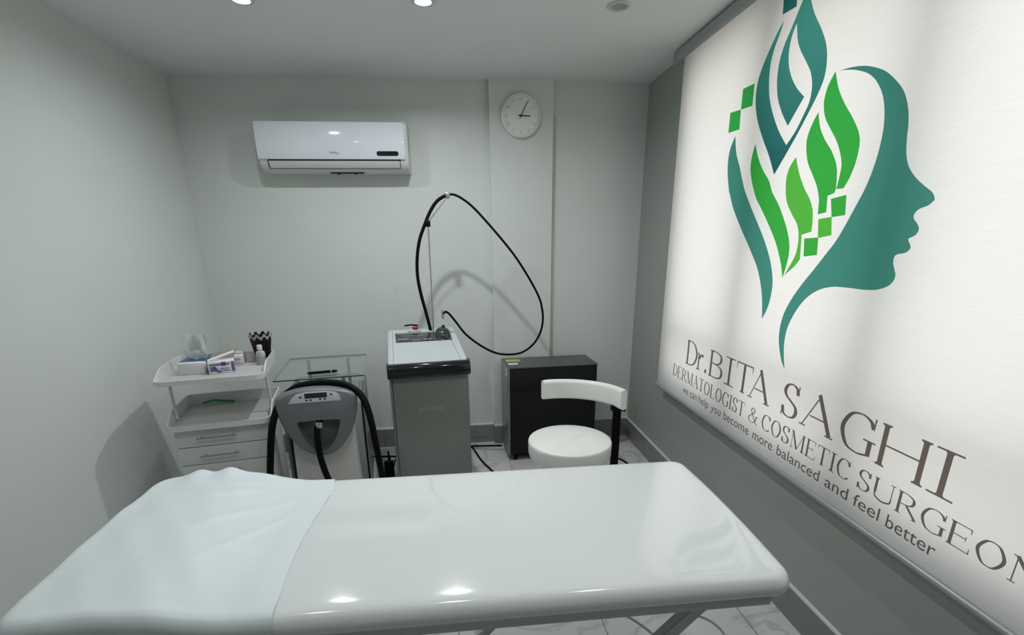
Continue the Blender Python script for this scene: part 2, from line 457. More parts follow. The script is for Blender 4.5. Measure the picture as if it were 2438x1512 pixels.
# ------------------------------------------------------------------ roller blind with its printed emblem and lettering
LOGO = {
  'sq0': [(-2.128,2.376,1),(-2.044,2.36,1),(-2.04,2.32,1),(-2.121,2.324,1)],
  'flame': [(-2.106,2.302,1),(-2.136,2.277,0),(-2.182,2.226,0),(-2.217,2.177,0),(-2.237,2.128,0),(-2.234,2.06,0),(-2.201,1.985,0),(-2.143,1.906,0),(-2.083,1.834,0),(-2.031,1.76,1),(-1.931,1.874,0),(-1.874,1.948,0),(-1.845,1.989,0),(-1.823,2.034,0),(-1.822,2.084,0),(-1.839,2.138,0),(-1.876,2.194,0),(-1.927,2.257,0),(-1.959,2.309,0),(-1.986,2.359,1),(-2.006,2.327,0),(-2.049,2.263,0),(-2.082,2.215,0),(-2.099,2.17,0),(-2.101,2.114,0),(-2.082,2.046,0),(-2.042,1.984,0),(-1.988,1.924,1),(-1.915,2.003,1),(-1.966,2.043,0),(-2.008,2.089,0),(-2.036,2.136,0),(-2.047,2.184,0),(-2.041,2.231,0),(-2.023,2.263,1),(-2.003,2.204,0),(-1.975,2.162,0),(-1.934,2.116,0),(-1.899,2.073,0),(-1.88,2.026,0),(-1.882,1.979,0),(-1.905,1.94,0),(-1.936,1.896,0),(-1.98,1.857,1),(-2.045,1.921,0),(-2.104,1.998,0),(-2.143,2.072,0),(-2.159,2.156,0),(-2.149,2.216,0),(-2.123,2.263,0)],
  'sq1': [(-2.347,2.136,1),(-2.259,2.134,1),(-2.255,2.051,1),(-2.345,2.056,1)],
  'sq2': [(-2.434,2.063,1),(-2.345,2.057,1),(-2.338,1.978,1),(-2.432,1.981,1)],
  'stem': [(-2.366,1.957,1),(-2.401,1.9,0),(-2.4,1.822,0),(-2.367,1.733,0),(-2.357,1.718,0),(-2.306,1.648,0),(-2.22,1.56,0),(-2.124,1.47,0),(-2.053,1.396,0),(-2.009,1.323,0),(-1.986,1.261,0),(-1.972,1.198,1),(-1.948,1.24,0),(-1.935,1.292,0),(-1.937,1.353,0),(-1.968,1.425,0),(-2.025,1.502,0),(-2.1,1.582,0),(-2.17,1.653,0),(-2.236,1.727,0),(-2.297,1.822,0),(-2.34,1.884,0)],
  'leaf1': [(-2.194,1.897,1),(-2.208,1.852,0),(-2.208,1.804,0),(-2.182,1.747,0),(-2.137,1.683,0),(-2.086,1.636,0),(-2.015,1.568,0),(-1.959,1.508,0),(-1.921,1.456,0),(-1.897,1.416,0),(-1.879,1.371,1),(-1.867,1.417,0),(-1.862,1.463,0),(-1.872,1.508,0),(-1.898,1.554,0),(-1.933,1.6,0),(-1.974,1.647,0),(-2.027,1.696,0),(-2.059,1.74,0),(-2.113,1.787,0),(-2.159,1.839,0)],
  'leaf2': [(-1.909,1.806,1),(-1.937,1.776,0),(-1.948,1.74,0),(-1.941,1.695,0),(-1.922,1.65,0),(-1.878,1.603,0),(-1.842,1.569,0),(-1.823,1.53,0),(-1.819,1.481,0),(-1.832,1.442,0),(-1.872,1.382,1),(-1.821,1.417,0),(-1.793,1.446,1),(-1.806,1.532,1),(-1.756,1.542,1),(-1.76,1.582,0),(-1.771,1.619,0),(-1.797,1.656,0),(-1.831,1.69,0),(-1.876,1.747,0)],
  'leaf3': [(-1.823,1.934,1),(-1.843,1.908,0),(-1.861,1.867,0),(-1.858,1.827,0),(-1.837,1.778,0),(-1.801,1.734,0),(-1.766,1.69,0),(-1.745,1.648,0),(-1.744,1.642,0),(-1.738,1.599,1),(-1.698,1.604,1),(-1.705,1.657,1),(-1.675,1.663,1),(-1.671,1.676,1),(-1.676,1.71,0),(-1.688,1.749,0),(-1.722,1.796,0),(-1.768,1.841,0),(-1.802,1.885,0)],
  'leaf4': [(-1.77,2.042,1),(-1.796,2.005,0),(-1.803,1.96,0),(-1.787,1.915,0),(-1.755,1.876,0),(-1.714,1.832,0),(-1.687,1.795,0),(-1.666,1.751,0),(-1.665,1.713,0),(-1.669,1.675,1),(-1.637,1.674,1),(-1.618,1.704,0),(-1.604,1.747,0),(-1.602,1.799,0),(-1.617,1.837,0),(-1.654,1.883,0),(-1.7,1.932,0),(-1.742,1.986,0)],
  'sq3': [(-1.686,1.646,1),(-1.618,1.653,1),(-1.607,1.591,1),(-1.668,1.587,1)],
  'sq4': [(-1.731,1.583,1),(-1.667,1.588,1),(-1.653,1.529,1),(-1.717,1.52,1)],
  'sq5': [(-1.788,1.519,1),(-1.715,1.522,1),(-1.707,1.463,1),(-1.776,1.456,1)],
  'face': [(-1.752,2.038,1),(-1.701,2.033,0),(-1.647,2.022,0),(-1.595,2.003,0),(-1.549,1.979,0),(-1.501,1.941,0),(-1.468,1.906,0),(-1.444,1.862,0),(-1.432,1.822,0),(-1.426,1.782,0),(-1.416,1.741,0),(-1.398,1.707,0),(-1.367,1.676,0),(-1.332,1.651,0),(-1.306,1.634,0),(-1.294,1.616,0),(-1.297,1.612,0),(-1.309,1.602,0),(-1.335,1.594,0),(-1.347,1.581,0),(-1.344,1.569,0),(-1.328,1.554,0),(-1.321,1.54,0),(-1.328,1.526,0),(-1.347,1.516,0),(-1.339,1.503,0),(-1.334,1.491,0),(-1.347,1.479,0),(-1.372,1.474,0),(-1.381,1.466,0),(-1.38,1.449,0),(-1.371,1.432,0),(-1.363,1.415,0),(-1.367,1.397,0),(-1.385,1.381,0),(-1.421,1.369,0),(-1.469,1.365,0),(-1.534,1.365,0),(-1.603,1.362,0),(-1.66,1.348,0),(-1.709,1.322,0),(-1.75,1.283,0),(-1.782,1.233,0),(-1.802,1.182,0),(-1.804,1.126,0),(-1.794,1.079,0),(-1.777,1.03,1),(-1.804,1.058,0),(-1.831,1.108,0),(-1.845,1.162,0),(-1.838,1.231,0),(-1.807,1.294,0),(-1.761,1.356,0),(-1.709,1.414,0),(-1.667,1.463,0),(-1.628,1.509,0),(-1.599,1.557,0),(-1.573,1.607,0),(-1.548,1.656,0),(-1.534,1.694,0),(-1.523,1.74,0),(-1.518,1.785,0),(-1.519,1.831,0),(-1.53,1.881,0),(-1.551,1.926,0),(-1.585,1.967,0),(-1.622,1.995,0),(-1.671,2.017,0),(-1.713,2.03,0)],
}

BX = 1.274
U0, U1, Z0b, Z1b = -2.992, -0.565, 0.628, 2.46

def densify(pts, n=6):
    """smooth outline: third value 1 marks a sharp corner"""
    N = len(pts); s = next(i for i, p in enumerate(pts) if p[2]) if any(p[2] for p in pts) else 0
    P = pts[s:] + pts[:s]
    idx = [i for i, p in enumerate(P) if p[2]] + [N]
    out = []
    for a, b in zip(idx, idx[1:]):
        run = [(P[i % N][0], P[i % N][1], 0) for i in range(a, b + 1)]
        if len(run) == 2: out.append(run[0][:2]); continue
        c = catmull(run, n)
        out += [(v.x, v.y) for v in c[:-1]]
    return out
def area(p): return 0.5 * sum(p[i - 1][0] * p[i][1] - p[i][0] * p[i - 1][1] for i in range(len(p)))

# serif lettering drawn with a broad nib; cap height = 1
TK, TN = 0.135, 0.038
def nib(a, tk=TK): return TN + (tk - TN) * abs(sin(a)) ** 1.6
def curve(pts, sx, n=7, tk=TK):
    c = catmull([(x * sx, y, 0) for x, y in pts], n)
    return [(v.x, v.y) for v in c], tk
def stroke_quads(c, w=None, tk=TK):
    q = []; L_, R__ = [], []
    for i, p in enumerate(c):
        a = c[max(i - 1, 0)]; b = c[min(i + 1, len(c) - 1)]
        d = (b[0] - a[0], b[1] - a[1]); ln = math.hypot(*d); d = (d[0] / ln, d[1] / ln)
        ww = (w if w is not None else nib(atan2(d[1], d[0]), tk)) / 2
        L_.append((p[0] - d[1] * ww, p[1] + d[0] * ww)); R__.append((p[0] + d[1] * ww, p[1] - d[0] * ww))
    for i in range(len(c) - 1): q.append([R__[i], R__[i + 1], L_[i + 1], L_[i]])
    return q
def hbar(x0, x1, y, w=TN): return [[(x0, y - w / 2), (x1, y - w / 2), (x1, y + w / 2), (x0, y + w / 2)]]
def vbar(x, y0, y1, w=TK): return [[(x - w / 2, y0), (x + w / 2, y0), (x + w / 2, y1), (x - w / 2, y1)]]
def foot(x, y, s=0.13, up=1, w=TK):
    d = 0.055 * up
    return hbar(x - s, x + s, y) + [[(x - w / 2 - .05, y), (x + w / 2 + .05, y), (x + w / 2 - .002, y + d), (x - w / 2 + .002, y + d)]]
def stem(x, w=TK, top=True, bot=True, y0=0.018, y1=0.982, s=0.13):
    q = vbar(x, y0, y1, w)
    if bot: q += foot(x, y0, s, 1, w)
    if top: q += foot(x, y1, s, -1, w)
    return q
def tick(x, y0, y1, w0=0.02, w1=0.05):
    return [[(x - w0 / 2, y0), (x + w0 / 2, y0), (x + w1 / 2, y1), (x - w1 / 2, y1)]]
def glyph(ch, wd):
    """wd = width of the letter box in cap heights"""
    q = []
    C = lambda pts, nat, tk=TK: stroke_quads(curve(pts, wd / nat, tk=tk)[0], tk=tk)
    if ch == 'D':
        q += stem(.15); x = .15 / wd
        q += C([(x, .982), (.45, .975), (.75, .86), (1 - .055 / wd, .5), (.75, .14), (.45, .025), (x, .018)], 1.0)
    elif ch == 'B':
        q += stem(.15); x = .15 / wd
        q += C([(x, .982), (.5, .975), (.76, .9), (.83, .76), (.74, .61), (.5, .535), (x, .525)], 1.0)
        q += C([(x, .525), (.55, .52), (.84, .43), (.93, .27), (.84, .1), (.55, .025), (x, .018)], 1.0)
    elif ch == 'R':
        q += stem(.15); x = .15 / wd
        q += C([(x, .982), (.45, .975), (.7, .88), (.76, .73), (.68, .57), (.45, .49), (x, .48)], 1.0)
        q += stroke_quads([(.46 * wd, .49), (.96 * wd, .02)], .10) + hbar(.8 * wd, 1.0 * wd, .018)
    elif ch == 'I': q += stem(wd / 2, s=wd / 2)
    elif ch == 'T':
        q += hbar(.02, wd - .02, .98, .045) + stem(wd / 2, top=False) + tick(.03, .76, .99) + tick(wd - .03, .76, .99)
    elif ch == 'A':
        q += stroke_quads([(.11, .02), (.50 * wd, .98)], .042) + stroke_quads([(.46 * wd, 1.02), (wd - .14, .02)], TK)
        q += hbar(.28 * wd, .72 * wd, .36) + hbar(0, .26, .018) + hbar(wd - .30, wd, .018)
    elif ch == 'S':
        q += C([(.84, .74), (.76, .9), (.52, .985), (.26, .93), (.14, .76), (.24, .61), (.5, .5), (.78, .37), (.86, .22), (.74, .06), (.46, .012), (.2, .08), (.1, .28)], 1.0, TK * 1.05)
        q += tick(.87 * wd, .70, 1.0) + tick(.08 * wd, .30, 0.0)
    elif ch in 'GC':
        q += C([(.90, .74), (.80, .90), (.56, .985), (.27, .89), (.07 + .03, .5), (.27, .11), (.56, .015), (.78, .05), (.92, .15 if ch == 'C' else .09)], 1.0)
        q += tick(.92 * wd, .70, 1.0)
        if ch == 'G': q += vbar(.88 * wd, .06, .42) + hbar(.70 * wd, 1.02 * wd, .42)
    elif ch == 'O':
        q += C([(.5, .985), (.27, .89), (.09, .5), (.27, .11), (.5, .015), (.73, .11), (.91, .5), (.73, .89), (.5, .985)], 1.0)
    elif ch == 'H': q += stem(.15) + stem(wd - .15) + hbar(.15, wd - .15, .52)
    elif ch == 'E':
        q += stem(.15) + hbar(.15, wd - .12, .98) + tick(wd - .12, .78, .99) + hbar(.15, wd - .25, .52) + tick(wd - .25, .42, .62, .03, .03) + hbar(.15, wd - .05, .02) + tick(wd - .05, .24, 0.0)
    elif ch == 'L': q += stem(.15) + hbar(.15, wd - .05, .02) + tick(wd - .04, .28, 0.0)
    elif ch == 'M':
        q += vbar(.15, .02, .96, .04) + hbar(.02, .28, .018) + hbar(.0, .2, .982)
        q += stroke_quads([(.15, .99), (.5 * wd, .02)], TK) + stroke_quads([(.5 * wd, .02), (wd - .17, .98)], .04)
        q += stem(wd - .15, w=TK * .95)
    elif ch == 'N':
        q += vbar(.15, .02, .96, .045) + hbar(.02, .28, .018) + hbar(.0, .2, .982)
        q += stroke_quads([(.13, .99), (wd - .15, .0)], TK) + vbar(wd - .15, .0, .982, .045) + hbar(wd - .28, wd - .02, .982)
    elif ch == 'U':
        q += vbar(.15, .3, .982) + foot(.15, .982, .13, -1) + vbar(wd - .15, .3, .982, .045) + hbar(wd - .28, wd - .02, .982)
        q += stroke_quads([(v.x, v.y) for v in catmull([(.15, .32, 0), (.20, .12, 0), (.5 * wd, .015, 0), (wd - .2, .12, 0), (wd - .15, .32, 0)], 6)], .075)
    elif ch == '&':
        q += C([(.98, .05), (.8, .08), (.33, .68), (.28, .84), (.36, .95), (.46, .985), (.58, .92), (.6, .8), (.5, .66), (.22, .44), (.08, .26), (.16, .07), (.38, .012), (.62, .09), (.78, .3), (.84, .5)], 1.0, .10)
        q += hbar(.68 * wd, wd, .51)
    elif ch == 'r':
        q += vbar(.17, .02, .66, .10) + foot(.17, .018, .14, 1, .1) + hbar(.03, .17, .645)
        q += C([(.4, .46), (.62, .6), (.78, .64), (.95, .62)], 1.0) + [[(.74 * wd, .56), (.98 * wd, .56), (.98 * wd, .66), (.74 * wd, .66)]]
    elif ch == '.':
        q += [[(wd / 2 + .085 * cos(a * pi / 4), .08 + .085 * sin(a * pi / 4)) for a in range(8)]]
    return q

def line_quads(items, z0, cap):
    """items: (letter, left y, right y)"""
    polys = []
    for ch, ya, yb in items:
        wd = (ya - yb) / cap
        for q in glyph(ch, wd): polys.append([(-ya + px * cap, z0 + py * cap) for px, py in q])
    return polys
cap1, cap2 = 0.134, 0.069
line1 = [('D', 2.625, 2.492), ('r', 2.497, 2.424), ('.', 2.412, 2.372), ('B', 2.362, 2.224), ('I', 2.205, 2.120), ('T', 2.108, 1.975), ('A', 1.996, 1.836),
         ('S', 1.764, 1.657), ('A', 1.645, 1.468), ('G', 1.452, 1.300), ('H', 1.290, 1.118), ('I', 1.108, 1.030)]
NAT = {'D': 1.02, 'E': .86, 'R': .97, 'M': 1.28, 'A': 1.05, 'T': .9, 'O': 1.02, 'L': .84, 'G': 1.02, 'I': .42, 'S': .74, 'C': .94, 'U': 1.06, 'N': 1.1, '&': 1.0}
def spread(word, ya, yb, gap=0.09):
    tot = sum(NAT[c] for c in word) + gap * (len(word) - 1); s = (ya - yb) / tot; y = ya; o = []
    for c in word:
        o.append((c, y, y - NAT[c] * s)); y -= (NAT[c] + gap) * s
    return o
line2 = spread('DERMATOLOGIST', 2.775, 2.002) + [('&', 1.968, 1.895)] + spread('COSMETIC', 1.868, 1.367) + spread('SURGEON', 1.334, 0.782)
inputs = []          # (polygon, kind)
SH = {'sq0': 'teal', 'flame': 'aqua', 'sq1': 'green', 'sq2': 'green', 'stem': 'teal', 'leaf1': 'green', 'leaf2': 'lime', 'leaf3': 'green', 'leaf4': 'green', 'sq3': 'green', 'sq4': 'lime', 'sq5': 'green', 'face': 'teal'}
for k_, v_ in LOGO.items(): inputs.append((densify(v_), SH[k_]))
for w_, part_ in enumerate((line1[:7], line1[7:])):
    for q in line_quads(part_, 0.852, cap1): inputs.append((q, 'l1_%d' % w_))
for w_, part_ in enumerate((line2[:13], line2[13:14], line2[14:22], line2[22:])):
    for q in line_quads(part_, 0.7455, cap2): inputs.append((q, 'l2_%d' % w_))
words3 = [('we', 2.622, 2.548), ('can', 2.531, 2.447), ('help', 2.430, 2.315), ('you', 2.290, 2.192), ('become', 2.166, 1.940), ('more', 1.915, 1.768), ('balanced', 1.742, 1.485), ('and', 1.463, 1.352), ('feel', 1.331, 1.222), ('better', 1.199, 1.030)]
for w_, (wd_, ya, yb) in enumerate(words3):
    V_, T_ = text_tris(wd_, 0.0615, (ya - yb) * .965)
    for t in T_: inputs.append(([(-ya + V_[i][0], 0.6805 + V_[i][1]) for i in t], 'l3_%d' % w_))
verts, faces, kinds = [], [], []
def add_face(p, k_):
    if area(p) < 0: p = p[::-1]
    if abs(area(p)) < 1e-9: return
    b = len(verts)
    verts.extend(Vector(q) for q in p); faces.append(list(range(b, b + len(p)))); kinds.append(k_)
add_face([(U0, Z0b), (U1, Z0b), (U1, Z1b), (U0, Z1b)], 'cloth')
for p, k_ in inputs: add_face(p, k_)
ov, oe, of, _, _, off = delaunay_2d_cdt(verts, [], faces, 1, 1e-6)
groups = {}
for f_, src in zip(of, off):
    ks = {kinds[i] for i in src}
    kk = next((k_ for k_ in sorted(ks) if k_ != 'cloth'), 'cloth')
    groups.setdefault(kk, []).append(f_)
def blind_mesh(name, ks, mats, parent):
    bm = BM(); mp = {}
    for mi, k_ in enumerate(ks):
        for f_ in groups.get(k_, []):
            vs = []
            for i in f_:
                if i not in mp: mp[i] = bm.verts.new((0, -ov[i][0] - 1.78, ov[i][1] - 0.63))
                vs.append(mp[i])
            try:
                nf = bm.faces.new(vs); nf.material_index = mi
            except ValueError: pass
    return obj(name, bm, mats, parent, smooth=False)
blind = thing('roller_blind', 'white translucent roller blind printed with a green flame and face emblem', 'blind', (BX, 1.78, 0.63))
blind_mesh('cloth', ['cloth'], [M['blind']], blind)
blind_mesh('printed_emblem', ['teal', 'aqua', 'green', 'lime'], [M['teal'], M['aqua'], M['green'], M['lime']], blind)['label'] = 'green and teal printed face and flame emblem'
for pre, nm, lb in (('l1_', 'name_lettering', 'large grey serif lettering'), ('l2_', 'title_lettering', 'small grey serif lettering'), ('l3_', 'slogan_lettering', 'small grey sans serif lettering')):
    for k_ in sorted(g for g in groups if g.startswith(pre)):
        blind_mesh(nm, [k_], [M['ink']], blind)['label'] = lb
bm = BM(); tube(bm, [(0, -1.215, -0.008), (0, 1.222, -0.008)], 0.012, seg=14)
obj('bottom_bar', bm, M['cassette'], blind)
prof = [(-.026, 1.858), (-.026, 1.834), (-.018, 1.820), (-.008, 1.815), (.0585, 1.815), (.0585, 1.858)]
bm = BM()
A_ = [[bm.verts.new((x, y, z)) for x, z in prof] for y in (-1.235, 1.285)]
n_ = len(prof)
bm.faces.new(A_[0]); bm.faces.new(A_[1][::-1])
for i in range(n_): bm.faces.new((A_[0][i], A_[0][(i + 1) % n_], A_[1][(i + 1) % n_], A_[1][i]))
obj('cassette', bm, M['cassette'], blind)
for yy in (-1.238, 1.288):
    box_o('end_cap', (-.029, .0592, yy - .004, yy + .004, 1.811, 1.860), M['cassette'], blind, bevel=.002)

# ------------------------------------------------------------------ ceiling downlights
def downlight(x, y, lit, label, group=None):
    t = thing('ceiling_downlight', label, 'ceiling light', (x, y, H), 0, group)
    bm = BM(); lathe(bm, [(.052, 0), (.052, -.004), (.047, -.007), (.036, -.005), (.034, 0)], 40)
    obj('rim', bm, M['lamprim'], t)
    bm = BM(); lathe(bm, [(.034, -.003), (.02, -.0045), (0, -.005)], 32)
    obj('lamp_lens', bm, M['lens'] if lit else M['lensoff'], t)
    return t
downlight(*LAMPS[0], True, 'lit white ceiling downlight nearer the left wall')
downlight(*LAMPS[1], True, 'lit white ceiling downlight nearer the middle of the ceiling')
downlight(*DARK_LAMP, False, 'unlit round ceiling downlight near the roller blind')

for (x, y), w_ in zip(LAMPS_OVERHEAD, ('left end', 'middle', 'right end')):
    downlight(x, y, True, 'lit ceiling downlight straight above the %s of the bed' % w_)

# ------------------------------------------------------------------ wall clock
ck = thing('wall_clock', 'round white wall clock hanging on the pier, hands near five past three', 'clock', (0.466, PY, 2.289))
bm = BM()
R0 = .129
lathe(bm, [(R0 - .004, 0), (R0, -.004), (R0, -.028), (R0 - .004, -.034), (R0 - .012, -.036), (R0 - .014, -.030)], 64)
for v in bm.verts: v.co = Vector((v.co.x, v.co.z, v.co.y))
obj('rim', bm, M['clockrim'], ck)
bm = BM(); lathe(bm, [(0, 0), (R0 - .003, 0), (R0 - .003, -.004), (R0 - .012, -.028), (0, -.028)], 64)
for v in bm.verts: v.co = Vector((v.co.x, v.co.z, v.co.y))
obj('dial', bm, M['clockface'], ck)
def hand(name, ang, ln, w, y):
    d = Vector((sin(ang), 0, cos(ang))); p = Vector((cos(ang), 0, -sin(ang)))
    bm = BM()
    P_ = [-d * .018 - p * w, -d * .018 + p * w, d * ln + p * w * .7, d * ln - p * w * .7]
    for yy in (y, y - .0015):
        pass
    a = [bm.verts.new(q + Vector((0, y, 0))) for q in P_]; b = [bm.verts.new(q + Vector((0, y - .0015, 0))) for q in P_]
    bm.faces.new(a); bm.faces.new(b[::-1])
    for i in range(4): bm.faces.new((a[i], a[(i + 1) % 4], b[(i + 1) % 4], b[i]))
    obj(name, bm, M['dark'], ck, smooth=False)
hand('minute_hand', radians(28), .092, .0024, -.031)
hand('hour_hand', radians(93), .062, .0036, -.029)
bm = BM(); lathe(bm, [(0, 0), (.006, 0), (.006, -.006), (0, -.007)], 16)
for v in bm.verts: v.co = Vector((v.co.x, v.co.z - .0285, v.co.y))
obj('hub', bm, M['dark'], ck)
for n in range(1, 13):
    bm = BM()
    s = str(n); a = radians(30 * n)
    V_, T_ = text_tris(s, .026)
    wdt = max(v[0] for v in V_)
    cx_, cz_ = .096 * sin(a) - wdt / 2, .096 * cos(a) - .009
    vs = [bm.verts.new((cx_ + v[0], -.0285, cz_ + v[1])) for v in V_]
    for t in T_:
        try: bm.faces.new([vs[i] for i in t])
        except ValueError: pass
    obj('numeral', bm, M['print_grey'], ck, smooth=False)

# ------------------------------------------------------------------ air conditioner
ac = thing('air_conditioner', 'white glossy split air conditioner high on the back wall', 'air conditioner', (-0.714, D, 1.945))
W2 = .453
prof = [(0, 0), (-.135, .004), (-.170, .030), (-.188, .062), (-.188, .262), (-.170, .280), (0, .282)]
bm = BM(); prism(bm, prof, 'x', -W2, W2, bevel=.012, seg=3)
obj('casing', bm, M['ac_body'], ac)
bm = BM()
pp = [(-.188, .068), (-.200, .066), (-.206, .075), (-.209, .16), (-.207, .245), (-.198, .272), (-.186, .276)]
prism(bm, pp, 'x', -W2 + .004, W2 - .018, bevel=.004, seg=3)
obj('front_panel', bm, M['ac'], ac, angle=50)
bm = BM()
pp = [(-.186, .060), (-.1925, .0575), (-.1775, .0300), (-.1640, .0195), (-.160, .026)]
prism(bm, pp, 'x', -W2 + .06, W2 - .055)
obj('louvre', bm, M['ac_body'], ac)
bm = BM()
prism(bm, [(-.1875, .0665), (-.1905, .066), (-.1905, .0575), (-.1875, .057)], 'x', -W2 + .055, W2 - .05)
prism(bm, [(-.156, .0235), (-.1640, .0200), (-.1615, .0165), (-.154, .0180)], 'x', -W2 + .054, W2 - .055)
for xa in (-W2 + .0545, W2 - .056): prism(bm, [(-.186, .060), (-.1928, .0577), (-.1778, .0298), (-.1640, .0188), (-.160, .026)], 'x', xa, xa + .003)
obj('louvre_gap', bm, M['dark'], ac)
bm = BM(); prism(bm, rrect(.066, .0125, .011, 6, W2 - .125, .098), 'y', -.2075, -.2105)
obj('display', bm, M['blackgloss'], ac)
bm = BM()
for (x, w, z, hgt) in ((-.012, .040, .103, .008), (.028, .018, .099, .006)):
    box(bm, x - .01, x - .01 + w, -.2092, -.2078, z - hgt / 2, z + hgt / 2)
obj('badge', bm, M['print_grey'], ac, smooth=False)
bm = BM(); box(bm, W2 - .0005, W2 + .001, -.115, -.108, .12, .22)
obj('side_slot', bm, M['dark'], ac)
bm = BM(); box(bm, -.05, .16, -.115, -.09, -.004, .002, bevel=.001); box(bm, -.01, .01, -.1, -.09, -.008, 0); box(bm, .10, .115, -.1, -.09, -.008, 0)
obj('vent_slot', bm, M['dark'], ac)
# ------------------------------------------------------------------ treatment bed
BCX, BCY, BHX, BHY, BR_ = -0.100, 1.305, 0.930, 0.360, 0.060
def smooth01(t): t = max(0, min(1, t)); return t * t * (3 - 2 * t)
def bed_top(x, y):
    h = 0.724 + 0.013 * (1 - ((y - BCY) / BHY) ** 2)
    a = smooth01((-0.52 - x) / 0.27) * (0.80 + 0.20 * smooth01((y - 1.0) / 0.5))
    return h + 0.050 * a - 0.008 * smooth01((-0.88 - x) / 0.11)
def bed_warp(x, y):
    if x > 0: x -= 0.020 * max(0, (1.62 - y)) * smooth01(x / 0.8)
    return x, y
ROLL = 0.034
def roll(d, r=ROLL): return 0 if d >= r else r - sqrt(max(0, r * r - (r - d) ** 2))
bed = thing('treatment_bed', 'white glossy padded treatment bed across the foreground', 'bed', (BCX, BCY, 0))
def ring(bm, inset, zf):
    hx, hy_ = BHX - inset, BHY - inset
    r = max(0.012, BR_ - inset)
    pts = []
    for (sx, sy, a0) in ((1, 1, 0), (-1, 1, pi / 2), (-1, -1, pi), (1, -1, 3 * pi / 2)):
        for k_ in range(9):
            a = a0 + (pi / 2) * k_ / 8
            pts.append((sx * (hx - r) + r * cos(a), sy * (hy_ - r) + r * sin(a)))
        nx = 40 if sx * sy > 0 else 10
        # straight run to the next corner
        nxt = {(1, 1): (-1, 1), (-1, 1): (-1, -1), (-1, -1): (1, -1), (1, -1): (1, 1)}[(sx, sy)]
        a1 = a0 + pi / 2
        e0 = pts[-1]; e1 = (nxt[0] * (hx - r) + r * cos(a1), nxt[1] * (hy_ - r) + r * sin(a1))
        for k_ in range(1, nx): pts.append((e0[0] + (e1[0] - e0[0]) * k_ / nx, e0[1] + (e1[1] - e0[1]) * k_ / nx))
    vs = []
    for (px, py) in pts:
        x, y = bed_warp(px + BCX, py + BCY)
        vs.append(bm.verts.new((x - BCX, y - BCY, zf(x, y))))
    return vs
bm = BM()
rings = [ring(bm, 0.05, lambda x, y: 0.672), ring(bm, 0.012, lambda x, y: 0.672), ring(bm, 0.003, lambda x, y: 0.677), ring(bm, 0.0, lambda x, y: 0.685)]
for d in (0.0, 0.0012, 0.004, 0.009, 0.016, 0.025, 0.034, 0.06, 0.1, 0.15, 0.2, 0.25, 0.3, 0.34):
    rings.append(ring(bm, d, lambda x, y, d=d: bed_top(x, y) - roll(d)))
for a, b in zip(rings, rings[1:]):
    n_ = len(a)
    for i in range(n_): bm.faces.new((a[i], a[(i + 1) % n_], b[(i + 1) % n_], b[i]))
bm.faces.new(rings[0][::-1])
bmesh.ops.triangulate(bm, faces=[bm.faces.new(rings[-1])])
obj('cushion', bm, M['vinyl'], bed, angle=60)
bm = BM()
fx0, fx1 = -0.88, 0.855
for (y0, y1) in ((-.348, -.313), (.313, .348)): box(bm, fx0, fx1, y0, y1, .643, .671, bevel=.003)
for xx in (fx0, -.3, .3, fx1 - .065): box(bm, xx, xx + .035, -.313, .313, .643, .671)
obj('frame', bm, M['bedframe'], bed)
def bar(bm, p0, p1, w, t):
    """rectangular tube in the xz plane, w across, t deep in y"""
    p0, p1 = Vector(p0), Vector(p1); d = (p1 - p0).normalized(); n = Vector((-d.z, 0, d.x))
    vs = []
    for p in (p0, p1):
        for (a, b) in ((-1, -1), (1, -1), (1, 1), (-1, 1)): vs.append(bm.verts.new(p + n * a * w / 2 + Vector((0, b * t / 2, 0))))
    fs = [bm.faces.new([vs[i] for i in q]) for q in [(0, 1, 2, 3), (7, 6, 5, 4), (0, 4, 5, 1), (1, 5, 6, 2), (2, 6, 7, 3), (3, 7, 4, 0)]]
    bmesh.ops.bevel(bm, geom=list({e_ for f_ in fs for e_ in f_.edges}), offset=.003, segments=2, affect='EDGES')
for (xt, xb) in ((.71, .132), (-.75, -.17)):
    for yy in (-.305, .295):
        bm = BM(); bar(bm, (xt, yy, .65), (xb, yy, .018), .036, .03)
        obj('leg', bm, M['bedframe'], bed)
for xx in (.132, -.17):
    bm = BM(); box(bm, xx - .02, xx + .02, -.33, .33, 0.0, .028, bevel=.004)
    obj('foot_bar', bm, M['bedframe'], bed)
bm = BM(); box(bm, -.17, .132, -.02, .02, .003, .026)
obj('stretcher', bm, M['bedframe'], bed)

# disposable sheet over the head end
def outline_d(x, y):
    """distance inside the bed outline, negative outside"""
    px, py = x - BCX, y - BCY
    qx, qy = abs(px) - (BHX - BR_), abs(py) - (BHY - BR_)
    return -(sqrt(max(qx, 0) ** 2 + max(qy, 0) ** 2) + min(max(qx, qy), 0) - BR_)
def wr(x, y):
    w = 0.0016 * sin(38 * (y - 1.62) * (1 + 0.6 * (x + 1)) + 9 * x) * smooth01((y - 1.25) / .35)
    w += 0.0012 * sin(60 * (x * .8 + y * .6)) * smooth01((-.55 - x) / .2)
    # soft folds running from the far side dip towards the pillow
    for (ax, ay, bx, by, hh, ww) in ((-.60, 1.55, -.95, 1.38, .0045, .018), (-.52, 1.50, -.80, 1.25, .0035, .014), (-.50, 1.42, -.70, 1.15, .003, .012), (-.58, 1.60, -.88, 1.50, .004, .014)):
        dx, dy = bx - ax, by - ay; t = max(0, min(1, ((x - ax) * dx + (y - ay) * dy) / (dx * dx + dy * dy)))
        q = (x - ax - dx * t) ** 2 + (y - ay - dy * t) ** 2
        w += hh * math.exp(-q / (ww * ww)) * (0.3 + 0.7 * sin(pi * t))
    return max(w, -0.0015)
